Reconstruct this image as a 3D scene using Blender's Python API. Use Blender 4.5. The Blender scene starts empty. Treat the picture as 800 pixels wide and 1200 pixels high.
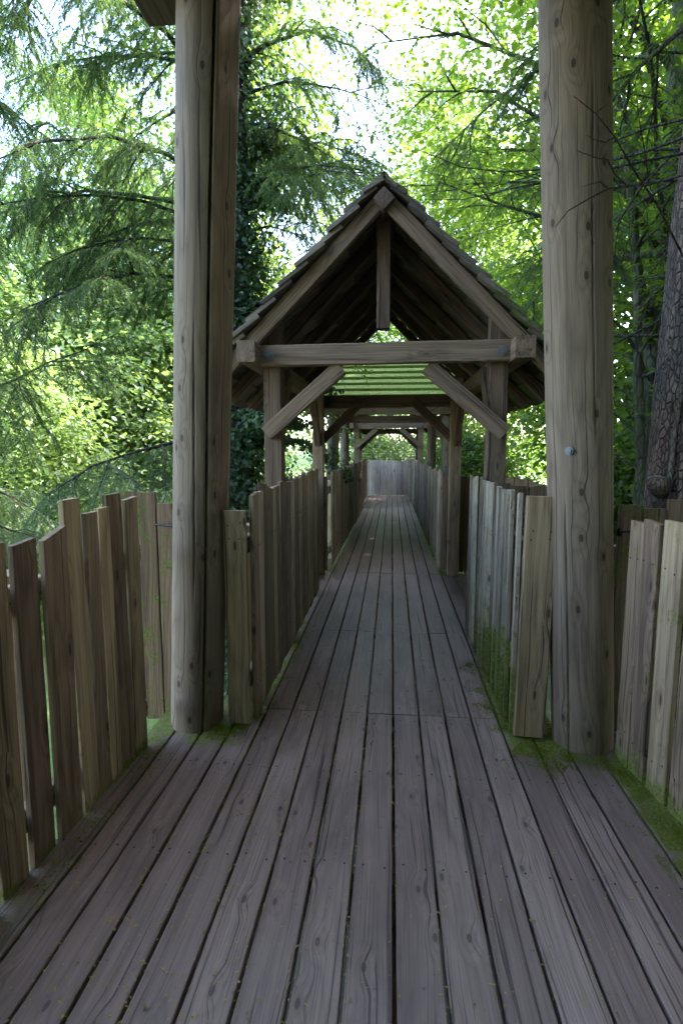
import bpy, math, random
import numpy as np
from mathutils import Vector, Matrix

random.seed(7)
R = math.radians
S = bpy.context.scene
C = S.collection

# ------------------------------------------------------------------ camera
cam_data = bpy.data.cameras.new('camera')
cam = bpy.data.objects.new('camera', cam_data)
C.objects.link(cam)
cam.location = (0, 0, 1.5)
cam.rotation_euler = (R(90 - 6.943), 0, R(5.397))
cam_data.sensor_fit = 'HORIZONTAL'
cam_data.sensor_width = 36
cam_data.lens = 36 * 620 / 800
cam_data.dof.use_dof = True
cam_data.dof.focus_distance = 3.3
cam_data.dof.aperture_fstop = 9.0
cam_data.clip_start = 0.05
cam_data.clip_end = 2000
S.camera = cam

# ------------------------------------------------------------------ sky, sun, exposure
SUN = Vector((0.50, 0.36, 0.79)).normalized()          # direction towards the sun
w = bpy.data.worlds.new('World')
S.world = w
w.use_nodes = True
wt = w.node_tree
sky = wt.nodes.new('ShaderNodeTexSky')
sky.sky_type = 'NISHITA'
sky.sun_disc = False
sky.sun_elevation = math.asin(SUN.z)
sky.sun_rotation = math.atan2(SUN.x, SUN.y)
sky.air_density = 1.0
sky.dust_density = 2.0
wt.links.new(sky.outputs[0], wt.nodes['Background'].inputs[0])
wt.nodes['Background'].inputs[1].default_value = 0.15
sd = bpy.data.lights.new('sun', 'SUN')
sd.energy = 2.0
sd.angle = R(0.5)
sd.color = (1.0, 0.95, 0.86)
so = bpy.data.objects.new('sun', sd)
C.objects.link(so)
so.rotation_euler = SUN.to_track_quat('Z', 'Y').to_euler()
S.view_settings.view_transform = 'Standard'
S.view_settings.look = 'None'
S.view_settings.gamma = 1
S.view_settings.use_curve_mapping = False
S.view_settings.exposure = 4.15
S.render.engine = 'CYCLES'
S.cycles.use_denoising = True
S.cycles.max_bounces = 8
S.cycles.diffuse_bounces = 5
S.cycles.transmission_bounces = 5
S.cycles.glossy_bounces = 2
S.cycles.transparent_max_bounces = 4

# ------------------------------------------------------------------ node helpers
class NT:
    def __init__(s, name):
        s.m = bpy.data.materials.new(name)
        s.m.use_nodes = True
        s.t = s.m.node_tree
        s.t.nodes.clear()
        s.out = s.t.nodes.new('ShaderNodeOutputMaterial')

    def n(s, kind, **kw):
        nd = s.t.nodes.new('ShaderNode' + kind)
        for k, v in kw.items():
            if k.startswith('i_'):
                key = k[2:]
                key = int(key) if key.isdigit() else key.replace('_', ' ')
                s.put(nd.inputs[key], v)
            else:
                setattr(nd, k, v)
        return nd

    def put(s, sock, v):
        if isinstance(v, bpy.types.NodeSocket):
            s.t.links.new(v, sock)
        elif isinstance(v, tuple) and len(v) == 3 and sock.type == 'RGBA':
            sock.default_value = (*v, 1)
        else:
            sock.default_value = v

    def math(s, op, a, b=0.0, c=None, clamp=False):
        nd = s.t.nodes.new('ShaderNodeMath')
        nd.operation = op
        nd.use_clamp = clamp
        s.put(nd.inputs[0], a)
        s.put(nd.inputs[1], b)
        if c is not None:
            s.put(nd.inputs[2], c)
        return nd.outputs[0]

    def mix(s, f, a, b, mode='MIX'):
        nd = s.t.nodes.new('ShaderNodeMix')
        nd.data_type = 'RGBA'
        nd.blend_type = mode
        s.put(nd.inputs['Factor'], f)
        s.put(nd.inputs['A'], a) if False else s.put(nd.inputs[6], a)
        s.put(nd.inputs[7], b)
        return nd.outputs[2]

    def smooth(s, v, lo, hi, a=0.0, b=1.0):
        nd = s.t.nodes.new('ShaderNodeMapRange')
        nd.interpolation_type = 'SMOOTHSTEP'
        s.put(nd.inputs[0], v)
        nd.inputs[1].default_value = lo
        nd.inputs[2].default_value = hi
        nd.inputs[3].default_value = a
        nd.inputs[4].default_value = b
        return nd.outputs[0]

    def noise(s, vec, scale=1.0, detail=4.0, rough=0.55, dist=0.0, col=False):
        nd = s.n('TexNoise')
        s.put(nd.inputs['Vector'], vec)
        nd.inputs['Scale'].default_value = scale
        nd.inputs['Detail'].default_value = detail
        nd.inputs['Roughness'].default_value = rough
        nd.inputs['Distortion'].default_value = dist
        return nd.outputs[1 if col else 0]

    def scale(s, vec, sx, sy, sz):
        nd = s.n('VectorMath', operation='MULTIPLY')
        s.put(nd.inputs[0], vec)
        nd.inputs[1].default_value = (sx, sy, sz)
        return nd.outputs[0]


def wood(name, dark, light, rough=0.8, algae=(0.125, 0.15, 0.02), knots=1.0, contrast=1.0, stain=0.4, spec=0.3, kscale=(2.6, 9.0), worn=0.0, kth=0.6, fibre=0.5):
    """Weathered timber: streaks along the board's own length, growth rings bent round knots, checks, stains and algae."""
    t = NT(name)
    g = t.n('Attribute', attribute_name='grain').outputs['Vector']
    rnd = t.n('Attribute', attribute_name='rnd').outputs['Fac']
    alg = t.n('Attribute', attribute_name='alg').outputs['Fac']
    pos = t.n('NewGeometry').outputs['Position']
    # knots: scattered cells on the board's face
    sep = t.n('SeparateXYZ', i_0=g)
    yz = t.math('ADD', sep.outputs[1], t.math('MULTIPLY', sep.outputs[2], 0.35))
    kv = t.n('CombineXYZ', i_0=t.math('MULTIPLY', sep.outputs[0], kscale[0]), i_1=t.math('MULTIPLY', yz, kscale[1]), i_2=0.0).outputs[0]
    vor = t.n('TexVoronoi', voronoi_dimensions='2D', i_Vector=kv, i_Scale=1.0, i_Randomness=1.0)
    kd = vor.outputs['Distance']
    kcol = t.n('SeparateColor', i_0=vor.outputs['Color'])
    has = t.math('GREATER_THAN', kcol.outputs[0], kth)
    bend = t.math('MULTIPLY', t.smooth(kd, 0.0, 0.42, 1.0, 0.0), has)
    core = t.math('MULTIPLY', t.smooth(kd, 0.05, 0.078, 1.0, 0.0), has)
    # grain coordinate pushed aside by the knots
    low = t.noise(t.scale(g, 0.9, 5, 5), 1.0, 2.0)
    yy = t.math('ADD', yz, t.math('MULTIPLY', t.math('SUBTRACT', low, 0.5), 0.055))
    yy = t.math('ADD', yy, t.math('MULTIPLY', bend, 0.022))
    gv = t.n('CombineXYZ', i_0=sep.outputs[0], i_1=yy, i_2=t.math('MULTIPLY', sep.outputs[2], 0.6)).outputs[0]
    streak = t.noise(t.scale(gv, 0.9, 26, 26), 1.0, 5.0, 0.6, 0.2)
    fine = t.noise(t.scale(gv, 4, 170, 170), 1.0, 3.0, 0.6)
    fig = t.noise(t.scale(gv, 0.42, 4.6, 4.6), 1.0, 1.5, 0.45)
    fig = t.math('ADD', t.math('MULTIPLY', fig, 15.0), t.math('MULTIPLY', bend, 1.6))
    ring = t.math('POWER', t.math('ABSOLUTE', t.math('SINE', t.math('MULTIPLY', fig, 3.1416))), 0.6)
    f = t.math('ADD', t.math('MULTIPLY', t.smooth(streak, 0.28, 0.72), 0.5 * contrast), t.math('MULTIPLY', ring, 0.34 * contrast))
    f = t.math('ADD', f, t.math('MULTIPLY', t.math('SUBTRACT', fine, 0.5), 0.7 * contrast))
    f = t.math('ADD', f, t.math('MULTIPLY', t.math('SUBTRACT', rnd, 0.5), 0.55), clamp=True)
    col = t.mix(f, dark, light)
    # each board a slightly different tone and warmth
    hsv = t.n('HueSaturation', i_Color=col, i_Hue=t.math('ADD', 0.49, t.math('MULTIPLY', rnd, 0.02)),
              i_Saturation=1.0,
              i_Value=t.math('ADD', 0.78, t.math('MULTIPLY', rnd, 0.44)))
    col = hsv.outputs[0]
    fb = t.smooth(t.noise(t.scale(gv, 2.2, 330, 330), 1.0, 2.0, 0.7), 0.52, 0.66)
    col = t.mix(t.math('MULTIPLY', fb, fibre), col, tuple(c * 0.45 for c in dark))
    blot = t.noise(t.scale(g, 1.6, 5, 5), 1.0, 5.0, 0.62, 0.6)
    col = t.mix(t.math('MULTIPLY', t.smooth(blot, 0.52, 0.74), stain), col, tuple(c * 0.33 for c in dark))
    check = t.smooth(t.noise(t.scale(gv, 0.7, 75, 75), 1.0, 2.0, 0.5), 0.33, 0.375, 1.0, 0.0)
    col = t.mix(t.math('MULTIPLY', check, 0.75), col, tuple(c * 0.2 for c in dark))
    halo = t.math('MULTIPLY', t.smooth(kd, 0.05, 0.20, 1.0, 0.0), has)
    col = t.mix(t.math('MULTIPLY', halo, 0.35 * knots), col, (dark[0] * 0.8, dark[1] * 0.62, dark[2] * 0.5))
    col = t.mix(t.math('MULTIPLY', core, 0.85 * knots), col, tuple(c * 0.16 for c in dark))
    if worn:
        ws = t.noise(t.scale(pos, 1.0, 0.55, 1.0), 1.7, 5.0, 0.62, 0.4)
        col = t.mix(t.math('MULTIPLY', t.smooth(ws, 0.48, 0.68), worn), col, tuple(c * 0.55 for c in dark))
        sp_ = t.noise(pos, 24.0, 3.0, 0.6)
        col = t.mix(t.math('MULTIPLY', t.smooth(sp_, 0.66, 0.74), 0.6), col, tuple(c * 0.3 for c in dark))
    an = t.noise(pos, 7.0, 7.0, 0.75)
    am = t.math('MULTIPLY', alg, 1.0)
    am = t.math('ADD', am, t.math('MULTIPLY', t.math('SUBTRACT', an, 0.5), 1.9))
    am = t.math('MULTIPLY', t.smooth(am, 0.34, 0.70), t.smooth(alg, 0.0, 0.15))
    an2 = t.noise(pos, 60.0, 3.0, 0.6)
    acol = t.mix(t.smooth(an2, 0.3, 0.7), tuple(c * 0.4 for c in algae), tuple(c * 1.25 for c in algae))
    col = t.mix(t.math('MULTIPLY', am, 0.88), col, acol)
    h = t.math('ADD', t.math('MULTIPLY', fine, 0.5), t.math('ADD', t.math('MULTIPLY', streak, 0.6), t.math('MULTIPLY', ring, 0.25)))
    h = t.math('SUBTRACT', h, t.math('MULTIPLY', check, 0.7))
    h = t.math('SUBTRACT', h, t.math('MULTIPLY', core, 0.4))
    bmp = t.n('Bump', i_Strength=0.55, i_Distance=0.004, i_Height=h)
    ro = t.math('ADD', rough - 0.12, t.math('MULTIPLY', streak, 0.25))
    p = t.n('BsdfPrincipled', i_Base_Color=col, i_Roughness=ro, i_Normal=bmp.outputs[0])
    p.inputs['Specular IOR Level'].default_value = spec
    t.t.links.new(p.outputs[0], t.out.inputs[0])
    return t.m


def leafmat(name, c_dark, c_light, trans=0.5, tcol=None, gloss=0.08):
    t = NT(name)
    rnd = t.n('Attribute', attribute_name='rnd').outputs['Fac']
    pos = t.n('NewGeometry').outputs['Position']
    big = t.noise(pos, 0.5, 2.0)
    f = t.math('ADD', t.math('MULTIPLY', rnd, 0.7), t.math('MULTIPLY', t.math('SUBTRACT', big, 0.35), 0.8), clamp=True)
    col = t.mix(f, c_dark, c_light)
    tc = t.mix(f, tuple(c * 0.8 for c in (tcol or c_light)), tcol or c_light)
    d = t.n('BsdfDiffuse', i_Color=col)
    tr = t.n('BsdfTranslucent', i_Color=tc)
    mx = t.n('MixShader', i_0=trans)
    t.t.links.new(d.outputs[0], mx.inputs[1])
    t.t.links.new(tr.outputs[0], mx.inputs[2])
    gl = t.n('BsdfGlossy', i_Roughness=0.42, i_Color=(0.8, 0.85, 0.9))
    m2 = t.n('MixShader', i_0=gloss)
    t.t.links.new(mx.outputs[0], m2.inputs[1])
    t.t.links.new(gl.outputs[0], m2.inputs[2])
    t.t.links.new(m2.outputs[0], t.out.inputs[0])
    return t.m


def bark(name, dark, light, green, gamt, sc=(9, 9, 2.2)):
    t = NT(name)
    pos = t.n('TexCoord').outputs['Object']
    v = t.n('TexVoronoi', feature='DISTANCE_TO_EDGE', i_Vector=t.scale(pos, *sc), i_Scale=2.0)
    n1 = t.noise(t.scale(pos, 6, 6, 1.6), 1.6, 6.0, 0.65, 0.5)
    crack = t.smooth(v.outputs[0], 0.0, 0.16)
    f = t.math('MULTIPLY', crack, t.smooth(n1, 0.3, 0.75))
    col = t.mix(f, dark, light)
    n2 = t.noise(pos, 1.4, 5.0, 0.6)
    col = t.mix(t.math('MULTIPLY', t.smooth(n2, 0.45, 0.65), gamt), col, green)
    h = t.math('ADD', t.math('MULTIPLY', crack, 0.6), n1)
    b = t.n('Bump', i_Strength=0.9, i_Distance=0.03, i_Height=h)
    p = t.n('BsdfPrincipled', i_Base_Color=col, i_Roughness=0.9, i_Normal=b.outputs[0])
    t.t.links.new(p.outputs[0], t.out.inputs[0])
    return t.m


def plain(name, col, rough=0.5, metal=0.0):
    t = NT(name)
    pos = t.n('NewGeometry').outputs['Position']
    n = t.noise(pos, 40.0, 4.0)
    c = t.mix(n, tuple(x * 0.7 for x in col), tuple(min(1, x * 1.25) for x in col))
    p = t.n('BsdfPrincipled', i_Base_Color=c, i_Roughness=rough, i_Metallic=metal)
    t.t.links.new(p.outputs[0], t.out.inputs[0])
    return t.m


M = {}
M['deck'] = wood('deck_wood', (0.128, 0.084, 0.070), (0.35, 0.246, 0.206), 0.44, knots=0.8, contrast=0.55, stain=0.45, spec=0.5, worn=0.75, kth=0.68, kscale=(4.2, 9.0), fibre=0.7)
M['fence'] = wood('fence_wood', (0.135, 0.088, 0.054), (0.41, 0.285, 0.172), 0.85, knots=0.9, stain=0.45)
M['pale'] = wood('pale_fence_wood', (0.175, 0.138, 0.10), (0.42, 0.345, 0.26), 0.85, knots=0.8, stain=0.3)
M['tan'] = wood('tan_fence_wood', (0.155, 0.11, 0.073), (0.44, 0.33, 0.22), 0.85, knots=0.8, stain=0.35)
M['end_lit'] = wood('end_lit_fence_wood', (0.27, 0.215, 0.165), (0.56, 0.47, 0.38), 0.85, knots=0.7, stain=0.3)  # lighter fence wood, brightness of the far end's light put into its colour
M['frame'] = wood('frame_wood', (0.08, 0.052, 0.035), (0.25, 0.172, 0.115), 0.85, knots=0.6, stain=0.35)
M['pole'] = wood('pole_wood', (0.095, 0.065, 0.044), (0.25, 0.182, 0.127), 0.8, knots=0.9, stain=0.35, contrast=0.85, kscale=(3.4, 6.6), kth=0.6)
M['tile'] = wood('roof_tile_wood', (0.07, 0.056, 0.045), (0.20, 0.16, 0.125), 0.9, algae=(0.06, 0.085, 0.015), knots=0.3)
M['shadow'] = wood('gap_shade_wood', (0.015, 0.013, 0.01), (0.04, 0.035, 0.028), 0.95)  # near-black so the shade between the roof slats is in the colour
M['slat'] = wood('mossy_slat_wood', (0.07, 0.07, 0.04), (0.16, 0.16, 0.09), 0.9, algae=(0.22, 0.29, 0.05), knots=0.2)
M['nail'] = plain('nail_iron', (0.02, 0.018, 0.018), 0.6, 0.6)
M['bolt'] = plain('galvanised_bolt', (0.15, 0.155, 0.17), 0.55, 0.4)
M['conifer'] = leafmat('conifer_needles', (0.028, 0.062, 0.026), (0.085, 0.145, 0.05), 0.45, (0.17, 0.28, 0.06), 0.05)
M['beech'] = leafmat('beech_leaves', (0.035, 0.075, 0.012), (0.085, 0.15, 0.022), 0.55, (0.25, 0.39, 0.03), 0.04)
M['wood_leaf'] = leafmat('woodland_leaves', (0.035, 0.07, 0.014), (0.09, 0.14, 0.028), 0.52, (0.22, 0.34, 0.04), 0.04)
M['pale_leaf'] = leafmat('pale_maple_leaves', (0.11, 0.16, 0.05), (0.20, 0.27, 0.10), 0.5, (0.36, 0.52, 0.12), 0.05)
M['ivy'] = leafmat('ivy_leaves', (0.016, 0.036, 0.016), (0.05, 0.09, 0.035), 0.35, (0.09, 0.16, 0.035), 0.025)
M['bark_red'] = bark('reddish_bark', (0.03, 0.017, 0.012), (0.21, 0.13, 0.095), (0.09, 0.095, 0.055), 0.3, (15, 15, 6))
M['bark_grey'] = bark('mossy_grey_bark', (0.03, 0.028, 0.02), (0.13, 0.12, 0.085), (0.06, 0.085, 0.02), 0.7, (4, 4, 1.6))
M['bark_dark'] = bark('dark_bark', (0.015, 0.012, 0.01), (0.07, 0.055, 0.042), (0.03, 0.045, 0.02), 0.5)
M['vine'] = bark('vine_bark', (0.06, 0.045, 0.03), (0.20, 0.16, 0.115), (0.07, 0.08, 0.03), 0.3, (20, 20, 6))

def ground_mat():
    t = NT('ground_cover')
    pos = t.n('NewGeometry').outputs['Position']
    n1 = t.noise(pos, 0.25, 5.0, 0.6)
    n2 = t.noise(pos, 6.0, 6.0, 0.7)
    sep = t.n('SeparateXYZ', i_0=pos)
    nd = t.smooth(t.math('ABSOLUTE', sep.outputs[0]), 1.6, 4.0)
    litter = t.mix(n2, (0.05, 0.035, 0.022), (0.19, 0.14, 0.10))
    litter = t.mix(t.math('MULTIPLY', t.math('SUBTRACT', 1.0, nd), 0.85), litter, (0.018, 0.013, 0.009))  # ground below the deck darkened, painting shade into the board gaps
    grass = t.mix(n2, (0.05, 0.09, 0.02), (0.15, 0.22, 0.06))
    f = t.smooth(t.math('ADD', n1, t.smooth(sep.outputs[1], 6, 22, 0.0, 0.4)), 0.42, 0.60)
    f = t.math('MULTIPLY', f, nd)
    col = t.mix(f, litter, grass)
    b = t.n('Bump', i_Strength=0.8, i_Distance=0.1, i_Height=n2)
    p = t.n('BsdfPrincipled', i_Base_Color=col, i_Roughness=0.95, i_Normal=b.outputs[0])
    t.t.links.new(p.outputs[0], t.out.inputs[0])
    return t.m
M['ground'] = ground_mat()

# ------------------------------------------------------------------ object helpers
def link(o, parent=None):
    C.objects.link(o)
    if parent is not None:
        o.parent = parent
    return o

def thing(name, label, cat, loc=(0, 0, 0), group=None, kind=None):
    o = bpy.data.objects.new(name, None)
    o.empty_display_size = 0.2
    o.location = loc
    link(o)
    if label:
        o['label'] = label
    if cat:
        o['category'] = cat
    if group:
        o['group'] = group
    if kind:
        o['kind'] = kind
    return o

class MB:
    """collects boards, tubes and prisms; keeps each board's own grain coordinates"""
    def __init__(s):
        s.v, s.f, s.g, s.r, s.a, s.m = [], [], [], [], [], []

    def add(s, verts, faces, grain, rnd, alg=None, mat=0):
        b = len(s.v)
        s.v += [tuple(q) for q in verts]
        s.g += grain
        s.r += [rnd] * len(verts)
        s.a += (alg if alg is not None else [0.0] * len(verts))
        s.f += [tuple(b + i for i in q) for q in faces]
        s.m += [mat] * len(faces)

    def board(s, a, b, w, t, wdir, ch=0.004, seg=0.25, warp=0.002, cut=(0, 0), alg=None, rnd=None, w2=None):
        """a to b is the centre line, w along wdir, t the thickness; cut skews the two ends"""
        a, b = Vector(a), Vector(b)
        d = b - a
        L = d.length
        d.normalize()
        W = Vector(wdir)
        W = (W - d * W.dot(d)).normalized()
        T = d.cross(W)
        n = max(1, int(L / seg))
        rnd = random.random() if rnd is None else rnd
        off = Vector((random.random() * 60, random.random() * 40, random.random() * 9))
        c = min(ch, w * 0.3, t * 0.3)
        V, G, F, A = [], [], [], []
        for i in range(n + 1):
            u = i / n
            ww = w + ((w2 - w) * u if w2 else 0)
            sec = [(-ww/2 + c, -t/2), (ww/2 - c, -t/2), (ww/2, -t/2 + c), (ww/2, t/2 - c), (ww/2 - c, t/2), (-ww/2 + c, t/2), (-ww/2, t/2 - c), (-ww/2, -t/2 + c)]
            ox, oy = random.uniform(-warp, warp), random.uniform(-warp, warp) * 0.5
            if i in (0, n):
                ox = oy = 0
            for (x, y) in sec:
                sk = 0
                if i == 0:
                    sk = cut[0] * x
                if i == n:
                    sk = cut[1] * x
                p = a + d * (L * u + sk) + W * (x + ox) + T * (y + oy)
                V.append(p)
                G.append((L * u + sk + off.x, x + off.y, y + off.z))
                A.append(alg(p) if alg else 0.0)
        for i in range(n):
            for k in range(8):
                k2 = (k + 1) % 8
                F.append((i*8 + k, i*8 + k2, (i+1)*8 + k2, (i+1)*8 + k))
        m = len(V)
        for i, rev in ((0, True), (n, False)):      # end grain: caps with their own vertices
            ring = [V[i*8 + k] for k in range(8)]
            V += ring
            G += [(off.x + (i > 0) * L, q[1] * 1.0, q[2] * 1.0) for q in G[i*8:i*8 + 8]]
            A += A[i*8:i*8 + 8]
            idx = list(range(m, m + 8))
            F.append(tuple(reversed(idx)) if rev else tuple(idx))
            m += 8
        s.add(V, F, G, rnd, A)

    def tube(s, pts, rad, sides=8, cap=True, wob=0.0, rnd=None, alg=None):
        pts = [Vector(p) for p in pts]
        n = len(pts)
        rnd = random.random() if rnd is None else rnd
        V, G, F, A = [], [], [], []
        off = random.random() * 40
        run = 0
        X = None
        for i, p in enumerate(pts):
            d = (pts[min(i+1, n-1)] - pts[max(i-1, 0)]).normalized()
            if X is None:
                X = d.orthogonal().normalized()
            X = (X - d * X.dot(d)).normalized()
            Y = d.cross(X)
            if i:
                run += (p - pts[i-1]).length
            for k in range(sides):
                th = 2 * math.pi * k / sides
                r = rad[i] * (1 + random.uniform(-wob, wob))
                q = p + X * (math.cos(th) * r) + Y * (math.sin(th) * r)
                V.append(q)
                G.append((run + off, th * rad[i], rad[i]))
                A.append(alg(q) if alg else 0.0)
        for i in range(n - 1):
            for k in range(sides):
                k2 = (k + 1) % sides
                F.append((i*sides + k, i*sides + k2, (i+1)*sides + k2, (i+1)*sides + k))
        if cap:
            F.append(tuple(range(sides - 1, -1, -1)))
            F.append(tuple((n-1)*sides + k for k in range(sides)))
        s.add(V, F, G, rnd, A)

    def disc(s, c, axis, r, h, sides=8, mat=0, inset=0.0):
        c, d = Vector(c), Vector(axis).normalized()
        X = d.orthogonal().normalized()
        Y = d.cross(X)
        V = [c + (X * math.cos(2*math.pi*k/sides) + Y * math.sin(2*math.pi*k/sides)) * rr + d * hh
             for (rr, hh) in ((r, 0), (r * (1 - inset), h)) for k in range(sides)]
        F = [(k, (k+1) % sides, sides + (k+1) % sides, sides + k) for k in range(sides)] + [tuple(range(sides, 2*sides))]
        s.add(V, F, [(0.0, 0.0, 0.0)] * len(V), 0.5, None, mat)

    def build(s, name, mats, parent=None, smooth=False):
        me = bpy.data.meshes.new(name)
        me.from_pydata(s.v, [], s.f)
        for nm, ty, data in (('grain', 'FLOAT_VECTOR', [c for q in s.g for c in q]), ('rnd', 'FLOAT', s.r), ('alg', 'FLOAT', s.a)):
            at = me.attributes.new(nm, ty, 'POINT')
            at.data.foreach_set('vector' if ty == 'FLOAT_VECTOR' else 'value', data)
        for m in (mats if isinstance(mats, (list, tuple)) else [mats]):
            me.materials.append(m)
        me.polygons.foreach_set('material_index', s.m)
        if smooth:
            me.polygons.foreach_set('use_smooth', [True] * len(s.f))
        me.update()
        o = bpy.data.objects.new(name, me)
        return link(o, parent)


rng = np.random.default_rng(11)

def unit(a):
    return a / np.maximum(np.linalg.norm(a, axis=-1, keepdims=True), 1e-9)

def leaf_mesh(name, P, D, N, L, W, mat, fold=0.18, rnd=None, needle=False):
    """one small folded blade (four points) per leaf, or one sliver (three points) per needle"""
    n = len(P)
    D = unit(D)
    Sd = unit(np.cross(N, D))
    N = np.cross(D, Sd)
    L = np.broadcast_to(np.asarray(L, float), (n,))[:, None]
    W = np.broadcast_to(np.asarray(W, float), (n,))[:, None]
    if rnd is None:
        rnd = rng.random(n)
    if needle:
        V = np.stack([P - Sd * W / 2, P + Sd * W / 2, P + D * L], 1).reshape(-1, 3)
        k, tri = 3, np.array([[0, 1, 2]])
    else:
        V = np.stack([P, P + D * L * 0.42 - Sd * W / 2 + N * W * fold, P + D * L, P + D * L * 0.42 + Sd * W / 2 + N * W * fold], 1).reshape(-1, 3)
        k, tri = 4, np.array([[0, 2, 1], [0, 3, 2]])
    F = (np.arange(n)[:, None, None] * k + tri[None]).reshape(-1, 3)
    me = bpy.data.meshes.new(name)
    me.vertices.add(len(V))
    me.vertices.foreach_set('co', V.astype(np.float32).ravel())
    me.loops.add(F.size)
    me.loops.foreach_set('vertex_index', F.astype(np.int32).ravel())
    me.polygons.add(len(F))
    me.polygons.foreach_set('loop_start', (np.arange(len(F)) * 3).astype(np.int32))
    me.polygons.foreach_set('loop_total', np.full(len(F), 3, np.int32))
    at = me.attributes.new('rnd', 'FLOAT', 'POINT')
    at.data.foreach_set('value', np.repeat(rnd, k).astype(np.float32))
    me.materials.append(mat)
    me.update(calc_edges=True)
    return me

def mesh_obj(name, me, parent=None):
    return link(bpy.data.objects.new(name, me), parent)

def copy_tree(o, parent=None):
    c = o.copy()
    C.objects.link(c)
    if parent is not None:
        c.parent = parent
    for ch in [q for q in bpy.data.objects if q.parent == o]:
        copy_tree(ch, c)
    return c

def sstep(x, a, b):
    u = min(1, max(0, (x - a) / (b - a)))
    return u * u * (3 - 2 * u)

# ------------------------------------------------------------------ ground
def height(x, y):
    h = -3.4 + 0.25 * math.sin(x * 0.31 + 1.0) * math.cos(y * 0.27) + 0.1 * math.sin(x * 1.1) * math.sin(y * 0.9)
    h += 6.5 * sstep(y, 14, 60) * (0.6 + 0.4 * sstep(x, 14, -8))
    h += 4.0 * sstep(abs(x), 14, 60)
    return h

def make_ground():
    xs = np.concatenate([np.linspace(-900, -80, 12), np.linspace(-70, 70, 96), np.linspace(80, 900, 12)])
    ys = np.concatenate([np.linspace(-900, -50, 12), np.linspace(-40, 100, 96), np.linspace(110, 1200, 14)])
    V = [(x, y, height(x, y)) for y in ys for x in xs]
    nx = len(xs)
    F = [(j*nx + i, j*nx + i + 1, (j+1)*nx + i + 1, (j+1)*nx + i) for j in range(len(ys) - 1) for i in range(nx - 1)]
    me = bpy.data.meshes.new('ground')
    me.from_pydata(V, [], F)
    me.polygons.foreach_set('use_smooth', [True] * len(F))
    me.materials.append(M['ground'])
    o = mesh_obj('ground', me)
    o['kind'] = 'structure'
make_ground()

# ------------------------------------------------------------------ boardwalk deck
PITCH = 0.1445
SEAMS = [-3.2, -0.9, 2.85, 4.205, 6.25, 8.6, 10.9, 13.4, 15.2, 16.75]

def deck_alg(p):
    a = 0.0
    if 2.0 < p.y < 5.6:
        a = max(a, 0.95 * sstep(p.x, -0.62, -0.80) * sstep(p.y, 2.2, 2.75) * sstep(p.y, 5.6, 3.2))
    if 1.9 < p.y < 4.6:
        a = max(a, 1.15 * sstep(p.x, 0.50, 0.70) * sstep(p.y, 2.35, 2.65) * sstep(p.y, 4.4, 3.0) * sstep(p.x, 1.08, 0.9))
    if p.y < 2.7:
        a = max(a, 1.15 * sstep(p.x, 0.98, 1.12) * sstep(p.y, 2.72, 2.4))
        a = max(a, 0.42 * sstep(p.x, -1.08, -1.16))
    if 6.2 < p.y < 13:
        a = max(a, 0.7 * sstep(p.x, 0.42, 0.56))
        a = max(a, 0.6 * sstep(p.x, -0.5, -0.7))
    return a

def make_deck():
    root = thing('boardwalk', None, None, kind='structure')
    d = MB()
    nails = MB()
    for k in range(len(SEAMS) - 1):
        y0, y1 = SEAMS[k] + 0.002, SEAMS[k+1] - 0.002
        near = y1 < 3
        xl, xr = (-1.2, 1.2) if near else ((-0.95, 0.85) if y0 < 4 or y0 > 6.2 else (-1.2, 1.25))
        if 8 < y0 < 13.2:
            xl, xr = -1.3, 1.2
        i0 = math.floor((xl - 0.024) / PITCH)
        i1 = math.ceil((xr - 0.024) / PITCH)
        for i in range(i0, i1):
            a = 0.024 + i * PITCH + 0.0055
            b = 0.024 + (i + 1) * PITCH - 0.0055
            j = random.uniform(-0.0015, 0.0015)
            zt = random.uniform(-0.0022, 0.0012)
            xm = (a + b) / 2 + j * 0.5
            d.board((xm, y0, -0.0225 + zt), (xm + random.uniform(-.001, .001), y1, -0.0225 + zt), b - a, 0.045, (1, 0, 0), ch=0.0035, seg=0.12, warp=0.0012, alg=deck_alg, rnd=0.5 + 0.12 * math.sin(i * 2.7) + random.uniform(-.09, .09))
            yy = y0 + 0.09
            rows = [y0 + 0.07, y1 - 0.07] + ([0.35, 1.05, 1.75, 2.3] if y0 < 0 < y1 else [(y0 + y1) / 2])
            for ny in rows:
                for nx in (a + 0.028, b - 0.028):
                    nails.disc((nx + random.uniform(-.006, .006), ny + random.uniform(-.012, .012), zt - 0.0005), (0, 0, 1), 0.0042, 0.0012, 7)
    d.build('deck_boards', M['deck'], root)
    nails.build('nails', M['nail'], root)
    j = MB()
    for y in (-3.0, -1.0, -0.8, 0.35, 1.05, 1.75, 2.3, 2.78, 2.93, 4.13, 4.28, 5.2, 6.18, 6.33, 7.4, 8.5, 8.7, 9.8, 10.8, 11.0, 12.2, 13.3, 13.5, 14.3, 15.1, 15.3, 16.6):
        wd = 1.18 if y < 2.8 or 8.6 < y < 13.4 else 0.85
        j.board((-wd, y, -0.135), (wd, y, -0.135), 0.06, 0.17, (0, 1, 0), warp=0)
    for x in (-0.8, 0.03, 0.7):  # middle bearer added only to keep the central board gap dark
        j.board((x, -3.2, -0.33), (x, 16.8, -0.33), 0.12, 0.2, (1, 0, 0), warp=0, seg=2)
    for y in (-2.8, 6.2, 13.2, 16.5):
        for x in (-0.8, 0.7):
            j.tube([(x, y, height(x, y) - 0.2), (x, y, -0.42)], [0.12, 0.11], 12)
    j.build('deck_joists', M['frame'], root)
make_deck()

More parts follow.
